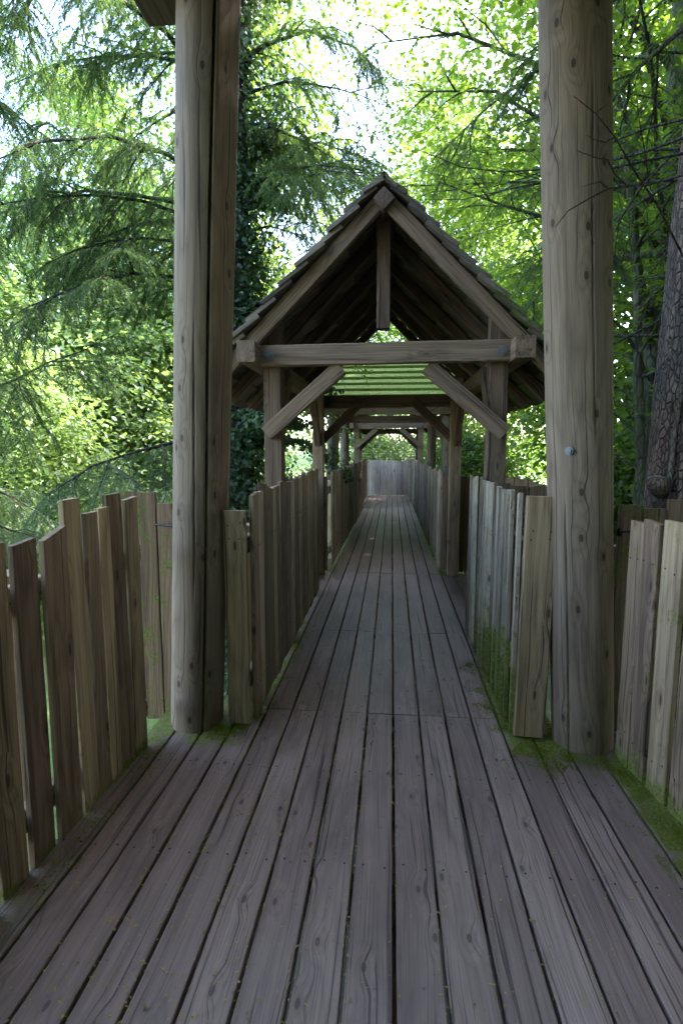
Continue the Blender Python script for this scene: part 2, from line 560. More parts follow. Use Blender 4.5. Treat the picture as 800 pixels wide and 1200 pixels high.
# ------------------------------------------------------------------ tall round posts of the near platform
def make_post(label, base, top, r0, r1, crack_angle, flats, bolts, group):
    root = thing('round_post', label, 'post', base, group)
    base_v, top_v = Vector(base), Vector(top)
    m = MB()
    n, sides = 60, 200
    d = top_v - base_v
    V, G, F, A = [], [], [], []
    ph = random.random() * 6
    for i in range(n + 1):
        u = i / n
        c = d * u
        r = r0 + (r1 - r0) * u
        z = c.z
        for k in range(sides):
            th = 2 * math.pi * k / sides
            rr = r * (1 + 0.010 * math.sin(3 * th + ph + z * 0.3) + 0.006 * math.sin(7 * th + z * 1.1))
            for (fa, fd) in flats:
                da = (th - fa + math.pi) % (2 * math.pi) - math.pi
                if abs(da) < 1.2:
                    rr = min(rr, r * fd / max(0.3, math.cos(da)))
            for (ca, wd, dep, za, zb, wig) in crack_angle:
                da = (th - (ca + wig * math.sin(z * 1.7 + 1) * 0.05) + math.pi) % (2 * math.pi) - math.pi
                if za < z < zb and abs(da) < wd:
                    rr *= 1 - dep * (1 - abs(da) / wd)
            V.append((c.x + math.cos(th) * rr, c.y + math.sin(th) * rr, z))
            G.append((z + ph, th * r * 1.0, 0.0))
            A.append(0.5 * sstep(z, 0.12, 0.0) if z > -0.05 else 0.4)
    for i in range(n):
        for k in range(sides):
            k2 = (k + 1) % sides
            F.append((i*sides + k, i*sides + k2, (i+1)*sides + k2, (i+1)*sides + k))
    F.append(tuple(n*sides + k for k in range(sides)))
    m.add(V, F, G, 0.55, A)
    m.build('shaft', M['pole'], root, smooth=True)
    b2 = Vector(base)
    for (p, ax, r, h) in bolts:
        bm = MB()
        p = Vector(p) - b2
        bm.disc(p, ax, r * 1.5, 0.006, 16)
        bm.disc(p + Vector(ax).normalized() * 0.003, ax, r, h, 6)
        bm.build('bolt', M['bolt'], root)
    return root

GP = 'tall round posts of the near platform'
A0 = -math.pi / 2
pl = make_post('tall round timber post with a long dark crack, left of the boardwalk', (-1.206, 2.63, -3.5), (-0.884, 2.75, 4.0), 0.130, 0.152,
               [(A0 + 0.53, 0.05, 0.40, 1, 9, 0.8), (A0 + 0.1, 0.025, 0.12, 4.3, 5.6, 1.5)], [(A0 + 1.15, 0.90)], [], GP)
pr = make_post('tall pale knotty round timber post with a bolt head, right of the boardwalk', (1.191, 2.62, -3.5), (0.769, 2.75, 4.0), 0.138, 0.156,
               [(A0 - 0.80, 0.028, 0.22, 3.4, 4.75, 1.6), (A0 + 0.2, 0.02, 0.10, 5.0, 6.6, 1.4)], [], [((0.825, 2.577, 1.485), (-0.56, -0.82, 0), 0.013, 0.012)], GP)

# ------------------------------------------------------------------ fences
def picket(root, x, y, zb, zt, w, ang, mat, thick=0.024, lean=(0, 0), cut=0.0, alg=None, nails=(0.2, 0.95), rnd=None, face=1):
    """one board of a fence: ang is the direction of its width in plan"""
    m = MB()
    wd = Vector((math.cos(ang), math.sin(ang), 0))
    a = Vector((x, y, zb)) - Vector(root.location)
    b = Vector((x + lean[0], y + lean[1], zt)) - Vector(root.location)
    off = Vector(root.location)
    m.board(a, b, w, thick, wd, ch=0.003, seg=0.14, warp=0.0018, cut=(random.uniform(-.03, .03), cut), alg=(lambda p: alg(p + off)) if alg else None, rnd=rnd)
    T = (b - a).normalized().cross(wd) * face
    for nz in nails:
        for s in (-0.27, 0.27):
            u = (nz - zb) / (zt - zb)
            c = a.lerp(b, u) + wd * (w * s + random.uniform(-.008, .008)) + T * (thick / 2 + 0.0008) + Vector((0, 0, random.uniform(-.015, .015)))
            m.disc(c, T, 0.0042, 0.0015, 7, mat=1)
    m.build('picket', [mat, M['nail']], root)

def rail(root, a, b, mat, w=0.09, t=0.045):
    m = MB()
    o = Vector(root.location)
    m.board(Vector(a) - o, Vector(b) - o, w, t, (0, 0, 1), warp=0.001)
    m.build('rail', mat, root)

def fpost(root, x, y, zt, mat, s=0.1, zb=-0.35):
    m = MB()
    o = Vector(root.location)
    m.board(Vector((x, y, zb)) - o, Vector((x, y, zt)) - o, s, s, (1, 0, 0), warp=0.001)
    m.build('post', mat, root)

# left foreground fence: (width, gap after, top, top cut) from the post towards the camera
def left_front():
    root = thing('picket_fence', 'brown uneven picket fence with open gaps, in front of the cracked post', 'fence', (-1.26, 1.4, 0))
    al = lambda p: 0.8 * sstep(p.z, 0.06, -0.03)
    specs = [(2.36, 0.105, 1.205, -0.1), (2.25, 0.115, 1.235, 0.0), (2.146, 0.085, 1.185, 0.0), (2.06, 0.08, 1.175, 0.0), (1.965, 0.105, 1.24, 0.0),
             (1.83, 0.135, 1.125, -0.3), (1.675, 0.115, 1.12, -0.1), (1.535, 0.115, 1.135, 0.03), (1.385, 0.12, 1.12, 0.05), (1.24, 0.11, 1.17, 0), (1.10, 0.12, 1.12, 0),
             (0.95, 0.12, 1.16, 0), (0.80, 0.11, 1.13, 0), (0.65, 0.12, 1.15, 0)]
    for i, (y, w_, zt, cut) in enumerate(specs):
        x = -1.268 + 0.055 * (y - 1.6)
        picket(root, x, y, random.uniform(-0.045, -0.015), zt + 0.06, w_ * 0.985, R(90 - 3) + random.uniform(-.04, .04), M['fence'], lean=(random.uniform(-.01, .01), random.uniform(-.012, .012)), cut=-cut, alg=al, nails=(0.12, 1.0), face=1)
    for z in (0.16, 0.98):
        rail(root, (-1.385, 0.4, z), (-1.268, 2.5, z), M['fence'])
    for y in (0.5, 1.75):
        fpost(root, -1.43 + 0.05 * y * 0.5, y, 1.05, M['fence'])
left_front()

def corner_fence(label, sgn, x0, x1, y, base):
    root = thing('corner_boards', label, 'fence', base)
    n = 3
    for i in range(n):
        x = x0 + (x1 - x0) * (i + 0.5) / n
        picket(root, x, y + random.uniform(-.01, .01), -0.05, 1.22 + random.uniform(-.05, .05), abs(x1 - x0) / n - 0.008, 0.0 + random.uniform(-.05, .05), M['fence'], nails=(), alg=lambda p: 0.4, rnd=0.0)  # lowest tone: shade behind the round post put into the board colour
    rail(root, (x0, y + 0.04, 0.95), (x1, y + 0.04, 0.95), M['fence'])
    rail(root, (x0, y + 0.04, 0.2), (x1, y + 0.04, 0.2), M['fence'])
    m = MB()       # tie rod to the round post
    o = Vector(base)
    xr = -1.14 if sgn < 0 else 1.12
    m.tube([Vector((xr, y - 0.10, 1.085)) - o, Vector((xr + sgn * 0.14, y - 0.04, 1.085)) - o], [0.006, 0.006], 8)
    m.disc(Vector((xr + sgn * 0.0, y - 0.10, 1.085)) - o, (sgn, 0, 0), 0.022, 0.008, 12)
    m.build('tie_rod', M['nail'], root)
corner_fence('dark narrow boards tied by a metal rod to the cracked post', -1, -1.50, -1.17, 2.78, (-1.3, 2.78, 0))
corner_fence('dark mossy boards tied by a metal rod to the pale knotty post', 1, 1.15, 1.50, 2.80, (1.3, 2.8, 0))

def right_front():
    root = thing('picket_fence', 'grey brown picket fence with a mossy foot, in front of the thick reddish tree trunk', 'fence', (1.17, 1.8, 0))
    al = lambda p: max(0.75 * sstep(p.z, 0.10, -0.03), 0.28)
    specs = [(2.50, 0.105, 1.165, 0.0), (2.385, 0.115, 1.18, 0.1), (2.245, 0.13, 1.20, 0.0), (2.10, 0.12, 1.16, 0.0), (1.96, 0.13, 1.2, 0), (1.82, 0.12, 1.17, 0), (1.68, 0.12, 1.2, 0), (1.53, 0.13, 1.15, 0), (1.38, 0.12, 1.19, 0), (1.23, 0.12, 1.17, 0), (1.08, 0.12, 1.2, 0), (0.93, 0.12, 1.16, 0)]
    for (y, w_, zt, cut) in specs:
        x = 1.115 + 0.14 * (2.55 - y)
        picket(root, x, y, random.uniform(-0.03, -0.005), zt, w_, R(90 + 8) + random.uniform(-.10, .06), M['fence'], cut=cut, lean=(random.uniform(-.008, .008), random.uniform(-.01, .01)), alg=al, nails=(0.15, 1.0), face=1)
    for z in (0.18, 0.98):
        rail(root, (1.175, 2.55, z), (1.40, 0.85, z), M['fence'])
    for y in (1.0, 2.0):
        fpost(root, 1.24 + 0.14 * (2.55 - y), y, 1.08, M['fence'])
right_front()

def run_fence(label, ax, ay, bx, by, mat, n, ztop, alg=None, rot=0.06, skew=0.0, end=None, face=1, posts=(), zb=0.012, side=1, wk=0.97, rnd=None, jit=0.028):
    root = thing('picket_fence', label, 'fence', ((ax + bx) / 2, (ay + by) / 2, 0))
    A, B = Vector((ax, ay, 0)), Vector((bx, by, 0))
    d = (B - A)
    L = d.length
    d.normalize()
    ang = math.atan2(d.y, d.x)
    nrm = Vector((-d.y, d.x, 0)) * side
    ws = [random.uniform(0.8, 1.2) for _ in range(n)]
    k = L / sum(ws)
    s = 0
    for i, w_ in enumerate(ws):
        c = A + d * (s + w_ * k / 2)
        s += w_ * k
        off = random.uniform(-.004, .004)
        picket(root, c.x + nrm.x * off, c.y + nrm.y * off, zb + random.uniform(0, .02), ztop + random.uniform(-jit, jit) * 0.75, w_ * k * wk, ang + skew + random.uniform(-rot, rot), mat,
               lean=(random.uniform(-.006, .006), random.uniform(-.008, .008)), cut=random.choice((0, 0, 0.15, -0.2)), alg=alg, nails=(0.2, 0.98), face=face, rnd=rnd)
    off = nrm * 0.046
    for z in (0.22, 0.98):
        rail(root, (A + off + Vector((0, 0, z)))[:], (B + off + Vector((0, 0, z)))[:], mat, t=0.04)
    for q in posts:
        c = A.lerp(B, q) + nrm * 0.115
        fpost(root, c.x, c.y, 1.06, mat)
    if end:
        for (x, y, zb_, zt, w_, an, th, lean) in end:
            picket(root, x, y, zb_, zt, w_, an, M['fence'], thick=th, lean=lean, nails=(1.04, 1.10), rnd=0.55, face=-1)
    return root

run_fence('brown close boarded fence from the cracked post, one plank facing forward', -0.735, 2.70, -0.755, 5.36, M['tan'], 22, 1.275, alg=lambda p: 0.55 * sstep(p.z, 0.2, 0.0),
          end=[(-0.806, 2.665, 0.012, 1.175, 0.118, 0.0, 0.03, (-0.004, 0))], face=-1, posts=(0.1, 0.5, 0.95), side=1, rot=0.05)
run_fence('pale green stained fence from the knotty post, ending in a wide brown plank', 0.652, 2.705, 0.62, 4.32, M['pale'], 14, 1.27, alg=lambda p: 0.25 + 0.8 * sstep(p.z, 0.62, 0.05) * sstep(p.y, 4.3, 3.0),
          end=[(0.722, 2.672, 0.014, 1.262, 0.150, 0.0, 0.036, (0.018, 0))], face=1, posts=(0.12, 0.9), side=-1, skew=-0.20, rot=0.12)
run_fence('dark short fence at the far end of the right alcove, across from the nearer shelter', 0.60, 6.34, 1.25, 6.34, M['fence'], 5, 1.17, side=1, rot=0.02, rnd=0.15)  # low tone puts the backlit panel's shade into its boards
run_fence('dark outer fence of the alcove behind the right front post of the nearer shelter', 1.27, 4.36, 1.27, 6.30, M['fence'], 14, 1.19, side=-1, face=1, posts=(0.1, 0.9), rnd=0.2)
run_fence('dark short fence between the alcove and the pale green stained fence', 0.70, 4.40, 1.22, 4.40, M['fence'], 4, 1.20, side=-1, rnd=0.2)
run_fence('narrow dark board wall beside the left rear post of the nearer shelter', -0.93, 6.22, -0.755, 6.22, M['fence'], 2, 1.16, side=1, rot=0.02, rnd=0.15)  # backlit shade of this panel also set through the board tone
run_fence('dark outer boards of the small alcove behind the left close boarded fence', -1.17, 5.45, -1.17, 6.2, M['fence'], 6, 1.15, side=1, rnd=0.2)
run_fence('far brown boarded fence along the left of the boardwalk, past the nearer shelter', -0.735, 6.46, -0.69, 12.6, M['tan'], 50, 1.19, alg=lambda p: 0.4 * sstep(p.z, 0.2, 0.0), face=-1, posts=(0.1, 0.5, 0.9), side=1, zb=0.03)
run_fence('far pale boarded fence along the right of the boardwalk, past the nearer shelter', 0.595, 6.36, 0.56, 13.9, M['pale'], 60, 1.20, alg=lambda p: 0.6 * sstep(p.z, 0.5, 0.0), face=1, posts=(0.1, 0.5, 0.9), side=-1, skew=-0.12, rot=0.1)
run_fence('short brown fence beyond the left far post, before the end fence', -0.80, 12.9, -0.76, 16.3, M['frame'], 26, 1.15, face=-1, posts=(0.05, 0.9), side=1, rnd=0.4)
run_fence('short grey fence on the right just before the end fence', 0.55, 14.1, 0.50, 16.4, M['end_lit'], 18, 1.17, face=1, posts=(0.05, 0.9), side=-1)
run_fence('pale grey fence closing off the far end of the boardwalk', -0.95, 16.62, 0.75, 16.62, M['end_lit'], 14, 1.10, side=1, rot=0.03, posts=(0.1, 0.9), wk=0.955)

# ------------------------------------------------------------------ covered bridge shelters with tiled gable roofs
def tiled_slope(ridge, eave_dir, y0, y1, run, mat, tw=0.17, course=0.16, tl=0.25, th=0.030, algf=None, tilt=0.075):
    """overlapping wooden tiles down one slope, each its own little board inside one mesh"""
    m = MB()
    D = Vector(eave_dir).normalized()
    Ydir = Vector((0, 1, 0))
    N = D.cross(Ydir)
    if N.z < 0:
        N = -N
    n = int(run / course)
    for i in range(n + 1):
        s = run - i * course
        y = y0 + random.uniform(0, 0.03) - (tw / 2 if i % 2 else 0)
        while y < y1:
            w_ = tw * random.uniform(0.85, 1.15)
            a_, b_ = max(y, y0 + random.uniform(-.012, .012)), min(y + w_ - 0.006, y1 + random.uniform(-.012, .012))
            if b_ - a_ > 0.03:
                c = (a_ + b_) / 2
                lo = ridge + D * (s + random.uniform(-.012, .012)) + Ydir * c + N * (0.058 + random.uniform(-.004, .006))
                hi = ridge + D * max(s - tl, -0.01) + Ydir * c + N * 0.016
                m.board(hi, lo, b_ - a_, th, Ydir, ch=0.003, seg=0.3, warp=0.0, alg=algf)
            y += w_
    return m

def bridge_shelter(label, loc, length, group):
    root = thing('bridge_shelter', label, 'shelter', loc, group)
    XC = -0.07
    # frames at the front and the rear
    px = (-0.86, 0.73)
    def part(name, mat, boards, rnd=None):
        m = MB()
        for (a, b, w_, t, wd) in boards:
            m.board(a, b, w_, t, wd, ch=0.006, seg=0.3, warp=0.002, rnd=rnd)
        return m.build(name, mat, root)
    zr = 3.205                                   # underside of ridge
    rise = 1.0
    half = 1.36
    D = {s: Vector((s * 1.0, 0, -rise)).normalized() for s in (-1, 1)}
    for y, front in ((0.0, True), (length, False)):
        s = -1 if front else 1
        for x in px:
            part('post', M['frame'], [((x, y, -0.35), (x, y, 2.40 if front else 2.28), 0.128, 0.128, (1, 0, 0))])
        yb = y + s * 0.104
        zb = 2.145 if front else 2.04
        part('tie_beam', M['frame'], [((-0.935, yb, zb - 0.006), (0.825, yb, zb + 0.008), 0.142, 0.075, (0, 0, 1))], 0.6 if front else 0.1)  # rear beam and braces toned darker, silhouette shade put into the wood
        for (x0, z0, x1, z1) in ((-0.90, 1.60, -0.36, 2.10), (0.775, 1.60, 0.235, 2.10)):
            if front:
                part('brace', M['frame'], [((x0, yb + 0.02, z0), (x1, yb + 0.02, z1 - 0.04), 0.108, 0.07, (-(z1 - z0), 0, x1 - x0))], 0.5)
            else:
                part('brace', M['frame'], [((x0 * 0.93, yb - 0.03, z0 - 0.02), (x1, yb - 0.03, z1 - 0.06), 0.10, 0.06, (-(z1 - z0), 0, x1 - x0))], 0.1)
        if front:
            for x in px:
                bm = MB()
                bm.disc((x, yb - 0.0385, zb), (0, -1, 0), 0.034, 0.006, 20)
                bm.disc((x, yb - 0.0445, zb), (0, -1, 0), 0.016, 0.014, 6)
                bm.build('bolt', M['bolt'], root)
        for x in px:                            # braces along the bridge, from post to wall plate
            q = -s * 0.52
            part('brace', M['frame'], [((x, y - s * 0.05, 1.55), (x, y + q, 2.10), 0.10, 0.07, (0, 1, 1) if q > 0 else (0, -1, 1))], 0.2)
    for x in (-0.985, 0.845):
        part('wall_plate', M['frame'], [((x, -0.30, 2.145), (x, length + 0.55, 2.145), 0.125, 0.14, (1, 0, 0))], 0.45)
    part('ridge_beam', M['frame'], [((XC, -0.235, zr - 0.10), (XC, length + 0.55, zr - 0.10), 0.10, 0.10, (1, 0, 1))])
    part('king_post', M['frame'], [((XC, 0.02, 2.335), (XC, 0.02, zr - 0.05), 0.095, 0.10, (1, 0, 0))], 0.08)
    yA, yB = -0.18, length + 0.62
    ny = max(3, int(round((yB - yA) / 0.62)))
    for s in (-1, 1):
        for i in range(ny + 1):
            y = yA + (yB - yA) * i / ny
            first = i == 0
            y += 0.03 if first else (-0.03 if i == ny else 0)
            hw = half * 1.38 + (0.06 if first else -0.06)
            dd = 0.095 if first else 0.085
            N = Vector((s * rise, 0, 1.0)).normalized()
            a = Vector((XC + s * 0.002, y, zr)) - N * (dd / 2) + D[s] * 0.01
            part('barge_board' if first else 'rafter', M['frame'], [(a, a + D[s] * hw, dd, 0.05 if first else 0.07, N)], 0.55 if first else 0.25)
        rt = Vector((XC, 0, zr + 0.004))
        alg = (lambda p: (0.30 + 0.45 * sstep(p.x, 0.2, 1.3)))
        ba = tiled_slope(rt, D[s], yA - 0.05, yB + 0.05, half * 1.40, M['tile'], algf=alg)
        ba.build('roof_slope', M['tile'], root)
    rd = MB()
    y = yA - 0.05
    while y < yB:
        for s in (-1, 1):
            c = Vector((XC, 0, zr + 0.052)) + D[s] * 0.055
            rd.board(c + Vector((0, y, 0)), c + Vector((0, min(y + 0.32, yB + .05), 0)), 0.13, 0.018, D[s], ch=0.003, warp=0.0, alg=lambda p: 0.5)
        y += 0.325
    rd.build('ridge_cap', M['tile'], root)
    return root

GS = 'gable roofed shelters over the boardwalk'
bridge_shelter('nearer gable roofed timber shelter over the boardwalk, framed by the two round posts', (0, 3.88, 0), 2.36, GS)
bridge_shelter('smaller looking distant gable roofed shelter just before the end fence', (-0.02, 13.4, -0.10), 1.25, GS)

# ------------------------------------------------------------------ second platform with mossy slatted roof
def far_platform():
    root = thing('platform_shelter', 'far platform roof of mossy green slats on four round posts, seen under the tie beam', 'shelter', (-0.05, 11.0, 0))
    o = Vector(root.location)
    for (x, y, lx) in ((-1.06, 9.0, 0.10), (0.98, 9.0, -0.10), (-1.04, 11.8, 0.0), (0.86, 11.8, 0.0)):
        m = MB()
        pts = [Vector((x - lx * 0.4, y, -3.0)) - o, Vector((x, y, 0)) - o, Vector((x + lx, y, 2.35)) - o]
        m.tube(pts, [0.115, 0.105, 0.095], 20, wob=0.01, rnd=0.5, alg=lambda p: 0.32)
        m.build('post', M['pole'], root, smooth=True)
    for (y, z) in ((8.9, 2.12), (11.9, 2.12)):
        m = MB()
        m.board(Vector((-1.45, y, z)) - o, Vector((1.35, y, z)) - o, 0.15, 0.10, (0, 0, 1))
        m.build('eave_beam', M['frame'], root)
    for x in (-1.08, 0.98):
        m = MB()
        m.board(Vector((x, 8.7, 2.29)) - o, Vector((x, 12.1, 2.29)) - o, 0.12, 0.14, (1, 0, 0))
        m.build('wall_plate', M['frame'], root)
    ridge_z, eave_z = 3.33, 2.26
    for s in (-1, 1):
        m = MB()
        eave = Vector((0, 10.4 + s * 1.78, eave_z)) - o
        ridge = Vector((0, 10.4, ridge_z)) - o
        D = (ridge - eave).normalized()
        N = Vector((1, 0, 0)).cross(D)
        if N.z < 0:
            N = -N
        L = (ridge - eave).length
        n = 9
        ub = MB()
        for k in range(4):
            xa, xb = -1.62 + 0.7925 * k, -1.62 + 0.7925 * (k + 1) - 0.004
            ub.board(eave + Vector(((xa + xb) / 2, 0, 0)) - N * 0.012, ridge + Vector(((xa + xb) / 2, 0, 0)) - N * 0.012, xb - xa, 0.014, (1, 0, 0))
        ub.build('gap_shade_backing', M['shadow'], root)  # added sheet that makes the gaps between slats read as shade
        for i in range(n):
            u = (i + 0.5) * L / n
            c = eave + D * u + N * random.uniform(0.040, 0.046)
            xs = [-1.62, random.uniform(-.7, -.3), random.uniform(.4, .9), 1.55]
            for j in range(3):
                # each slat kicked up at its lower edge so the courses shadow each other
                wdir = (D - N * 0.12).normalized()
                m.board(c + Vector((xs[j] + .002, 0, 0)), c + Vector((xs[j+1] - .002, 0, 0)), L / n * 0.74, 0.045, wdir, ch=0.004, warp=0.003, alg=lambda p: 0.85)
        m.build('slatted_slope', M['slat'], root)
        r = MB()
        for x in (-1.5, -0.75, 0, 0.72, 1.45):
            a = eave + Vector((x, 0, 0)) - N * 0.06
            b = ridge + Vector((x, 0, 0)) - N * 0.06
            rb = MB()
            rb.board(a, b - D * 0.02, 0.06, 0.09, (1, 0, 0))
            rb.build('rafter', M['frame'], root)
    m = MB()
    m.board(Vector((-1.64, 10.4, ridge_z + 0.035)) - o, Vector((1.57, 10.4, ridge_z + 0.035)) - o, 0.2, 0.03, (0, 1, 0), alg=lambda p: 0.8)
    m.build('ridge_cap', M['slat'], root)
far_platform()

# ------------------------------------------------------------------ roof over the near platform (where the photographer stands)
def near_roof():
    root = thing('platform_roof', 'dark roof timber end jutting out at the top of the cracked post', 'roof', (0, 0, 3.6))
    o = Vector(root.location)
    for x in (-1.14, 1.10):
        m = MB()
        m.board(Vector((x, -3.2, 3.70)) - o, Vector((x, 2.83, 3.70)) - o, 0.2, 0.2, (1, 0, 0), rnd=0.1)
        m.build('wall_plate', M['tile'], root)
    for s in (-1, 1):
        D = Vector((s, 0, -0.62)).normalized()
        t = tiled_slope(Vector((0, 0, 4.62)) - o, D, -3.6, 2.6, 1.75, M['tile'], tw=0.3, course=0.25, tl=0.34, algf=lambda p: 0.4)
        t.build('roof_slope', M['tile'], root)
        for y in (-3.0, -2.0, -1.0, 0.0, 1.0, 2.0, 2.5):
            m = MB()
            a = Vector((0, y, 4.55)) - o
            m.board(a, a + D * 1.65, 0.1, 0.07, (0, 0, 1))
            m.build('rafter', M['frame'], root)
    for (x, y) in ((-1.03, -2.7), (1.0, -2.7)):
        m = MB()
        m.tube([Vector((x, y, -3.5)) - o, Vector((x, y, 3.62)) - o], [0.15, 0.14], 20)
        m.build('post', M['pole'], root, smooth=True)
near_roof()

# ------------------------------------------------------------------ trees
def vec(a):
    return np.array(a, float)

def curve_pts(p, d, L, n, droop=0.0, wig=0.15, up=0.0):
    p, d = vec(p), unit(vec(d))
    pts = [p.copy()]
    for i in range(n):
        d = d + rng.normal(0, wig, 3) / n * 1.5
        d[2] += (up - droop) / n
        d = unit(d)
        p = p + d * L / n
        pts.append(p.copy())
    return np.array(pts)

def broadleaf(rootobj, trunk_pts, trunk_rad, limbs, leaf_len, mat, bmat, seed_n=9, sub=(0.9, 1.8), twig=(0.35, 0.8), spacing=0.055, flat=0.35, trunk_sides=14, crown_name='crown', name_trunk='trunk'):
    """limbs: list of point arrays; sub-branches and leafy twigs grow off them in layered sprays"""
    tb = MB()
    tb.tube([tuple(p) for p in trunk_pts], trunk_rad, trunk_sides, wob=0.04)
    P, D, N = [], [], []
    for pts, r in limbs:
        n = len(pts)
        tb.tube([tuple(p) for p in pts], [r * (1 - 0.85 * i / (n - 1)) for i in range(n)], 6)
        tot = np.linalg.norm(np.diff(pts, axis=0), axis=1).sum()
        ns = max(3, int(tot * seed_n / 3))
        for j in range(ns):
            u = 0.22 + 0.78 * (j + rng.random()) / ns
            k = min(n - 2, int(u * (n - 1)))
            q = pts[k] + (pts[k+1] - pts[k]) * (u * (n - 1) - k)
            ax = unit(pts[k+1] - pts[k])
            side = unit(np.cross(ax, [0, 0, 1.0]) + 1e-6) * (1 if j % 2 else -1)
            dd = ax * 0.75 + side * rng.uniform(0.6, 1.1) + np.array([0, 0, rng.normal(0.05, flat * 0.5)])
            sp = curve_pts(q, dd, rng.uniform(*sub) * (1.15 - 0.5 * u), 5, droop=0.35, wig=0.35)
            tb.tube([tuple(p) for p in sp], [max(0.003, r * 0.28 * (1 - 0.9 * i / 5)) for i in range(6)], 4, cap=False)
            sl = np.linalg.norm(np.diff(sp, axis=0), axis=1).sum()
            nt = max(3, int(sl / 0.13))
            for t in range(nt):
                v = 0.12 + 0.88 * (t + 0.5) / nt
                k2 = min(4, int(v * 5))
                q2 = sp[k2] + (sp[k2+1] - sp[k2]) * (v * 5 - k2)
                ax2 = unit(sp[k2+1] - sp[k2])
                s2 = unit(np.cross(ax2, [0, 0, 1.0]) + 1e-6) * (1 if t % 2 else -1)
                d2 = unit(ax2 * 0.8 + s2 * rng.uniform(0.5, 1.0) + np.array([0, 0, rng.normal(-0.05, flat)]))
                tl = rng.uniform(*twig) * (1.1 - 0.5 * v)
                m_ = max(3, int(tl / spacing))
                uu = (np.arange(m_) + rng.random(m_) * 0.6) / m_
                pp = q2 + d2[None] * (uu * tl)[:, None] + np.array([0, 0, -0.10])[None] * (uu ** 2 * tl)[:, None]
                s3 = unit(np.cross(d2, [0, 0, 1.0]) + 1e-6)
                alt = np.where(np.arange(m_) % 2 == 0, 1, -1)[:, None]
                P.append(pp)
                D.append(d2[None] * 0.6 + s3[None] * alt * rng.uniform(0.5, 1.1, (m_, 1)) + rng.normal(0, 0.22, (m_, 3)) + np.array([0, 0, -0.18]))
                N.append(np.array([0, 0, 1.0])[None] + rng.normal(0, 0.42, (m_, 3)))
    P, D, N = np.concatenate(P), np.concatenate(D), np.concatenate(N)
    L = leaf_len * rng.uniform(0.5, 1.3, len(P))
    tb.build(name_trunk, bmat, rootobj, smooth=True)
    me = leaf_mesh(crown_name, P, D, N, L, L * 0.62, mat)
    mesh_obj(crown_name, me, rootobj)
    return len(P)

def needles_on(sprays, per_m=150, ln=(0.018, 0.030), wd=0.0052):
    """sprays: (start, dir, length, droop) twiglets; flat rows of needles on both sides of each"""
    P, D, N = [], [], []
    st = np.array([s[0] for s in sprays])
    di = unit(np.array([s[1] for s in sprays]))
    le = np.array([s[2] for s in sprays])
    m_ = 16
    u = (np.arange(m_) + 0.5) / m_
    hang = np.array([0, 0, -1.0])
    pts = st[:, None] + di[:, None] * (u[None, :, None] * le[:, None, None]) + hang * (0.35 * (u ** 2)[None, :, None] * le[:, None, None])
    side = unit(np.cross(di, [0, 0, 1.0]) + rng.normal(0, 0.25, di.shape) + 1e-6)
    for sg in (-1, 1):
        dd = di[:, None] * 0.7 + side[:, None] * sg + rng.normal(0, 0.25, pts.shape) + hang * 0.2
        P.append(pts.reshape(-1, 3))
        D.append(dd.reshape(-1, 3))
        N.append((np.array([0, 0, 1.0]) + rng.normal(0, 0.4, pts.shape)).reshape(-1, 3))
    P, D, N = np.concatenate(P), np.concatenate(D), np.concatenate(N)
    L = rng.uniform(*ln, len(P))
    return P, D, N, L, np.full(len(P), wd)

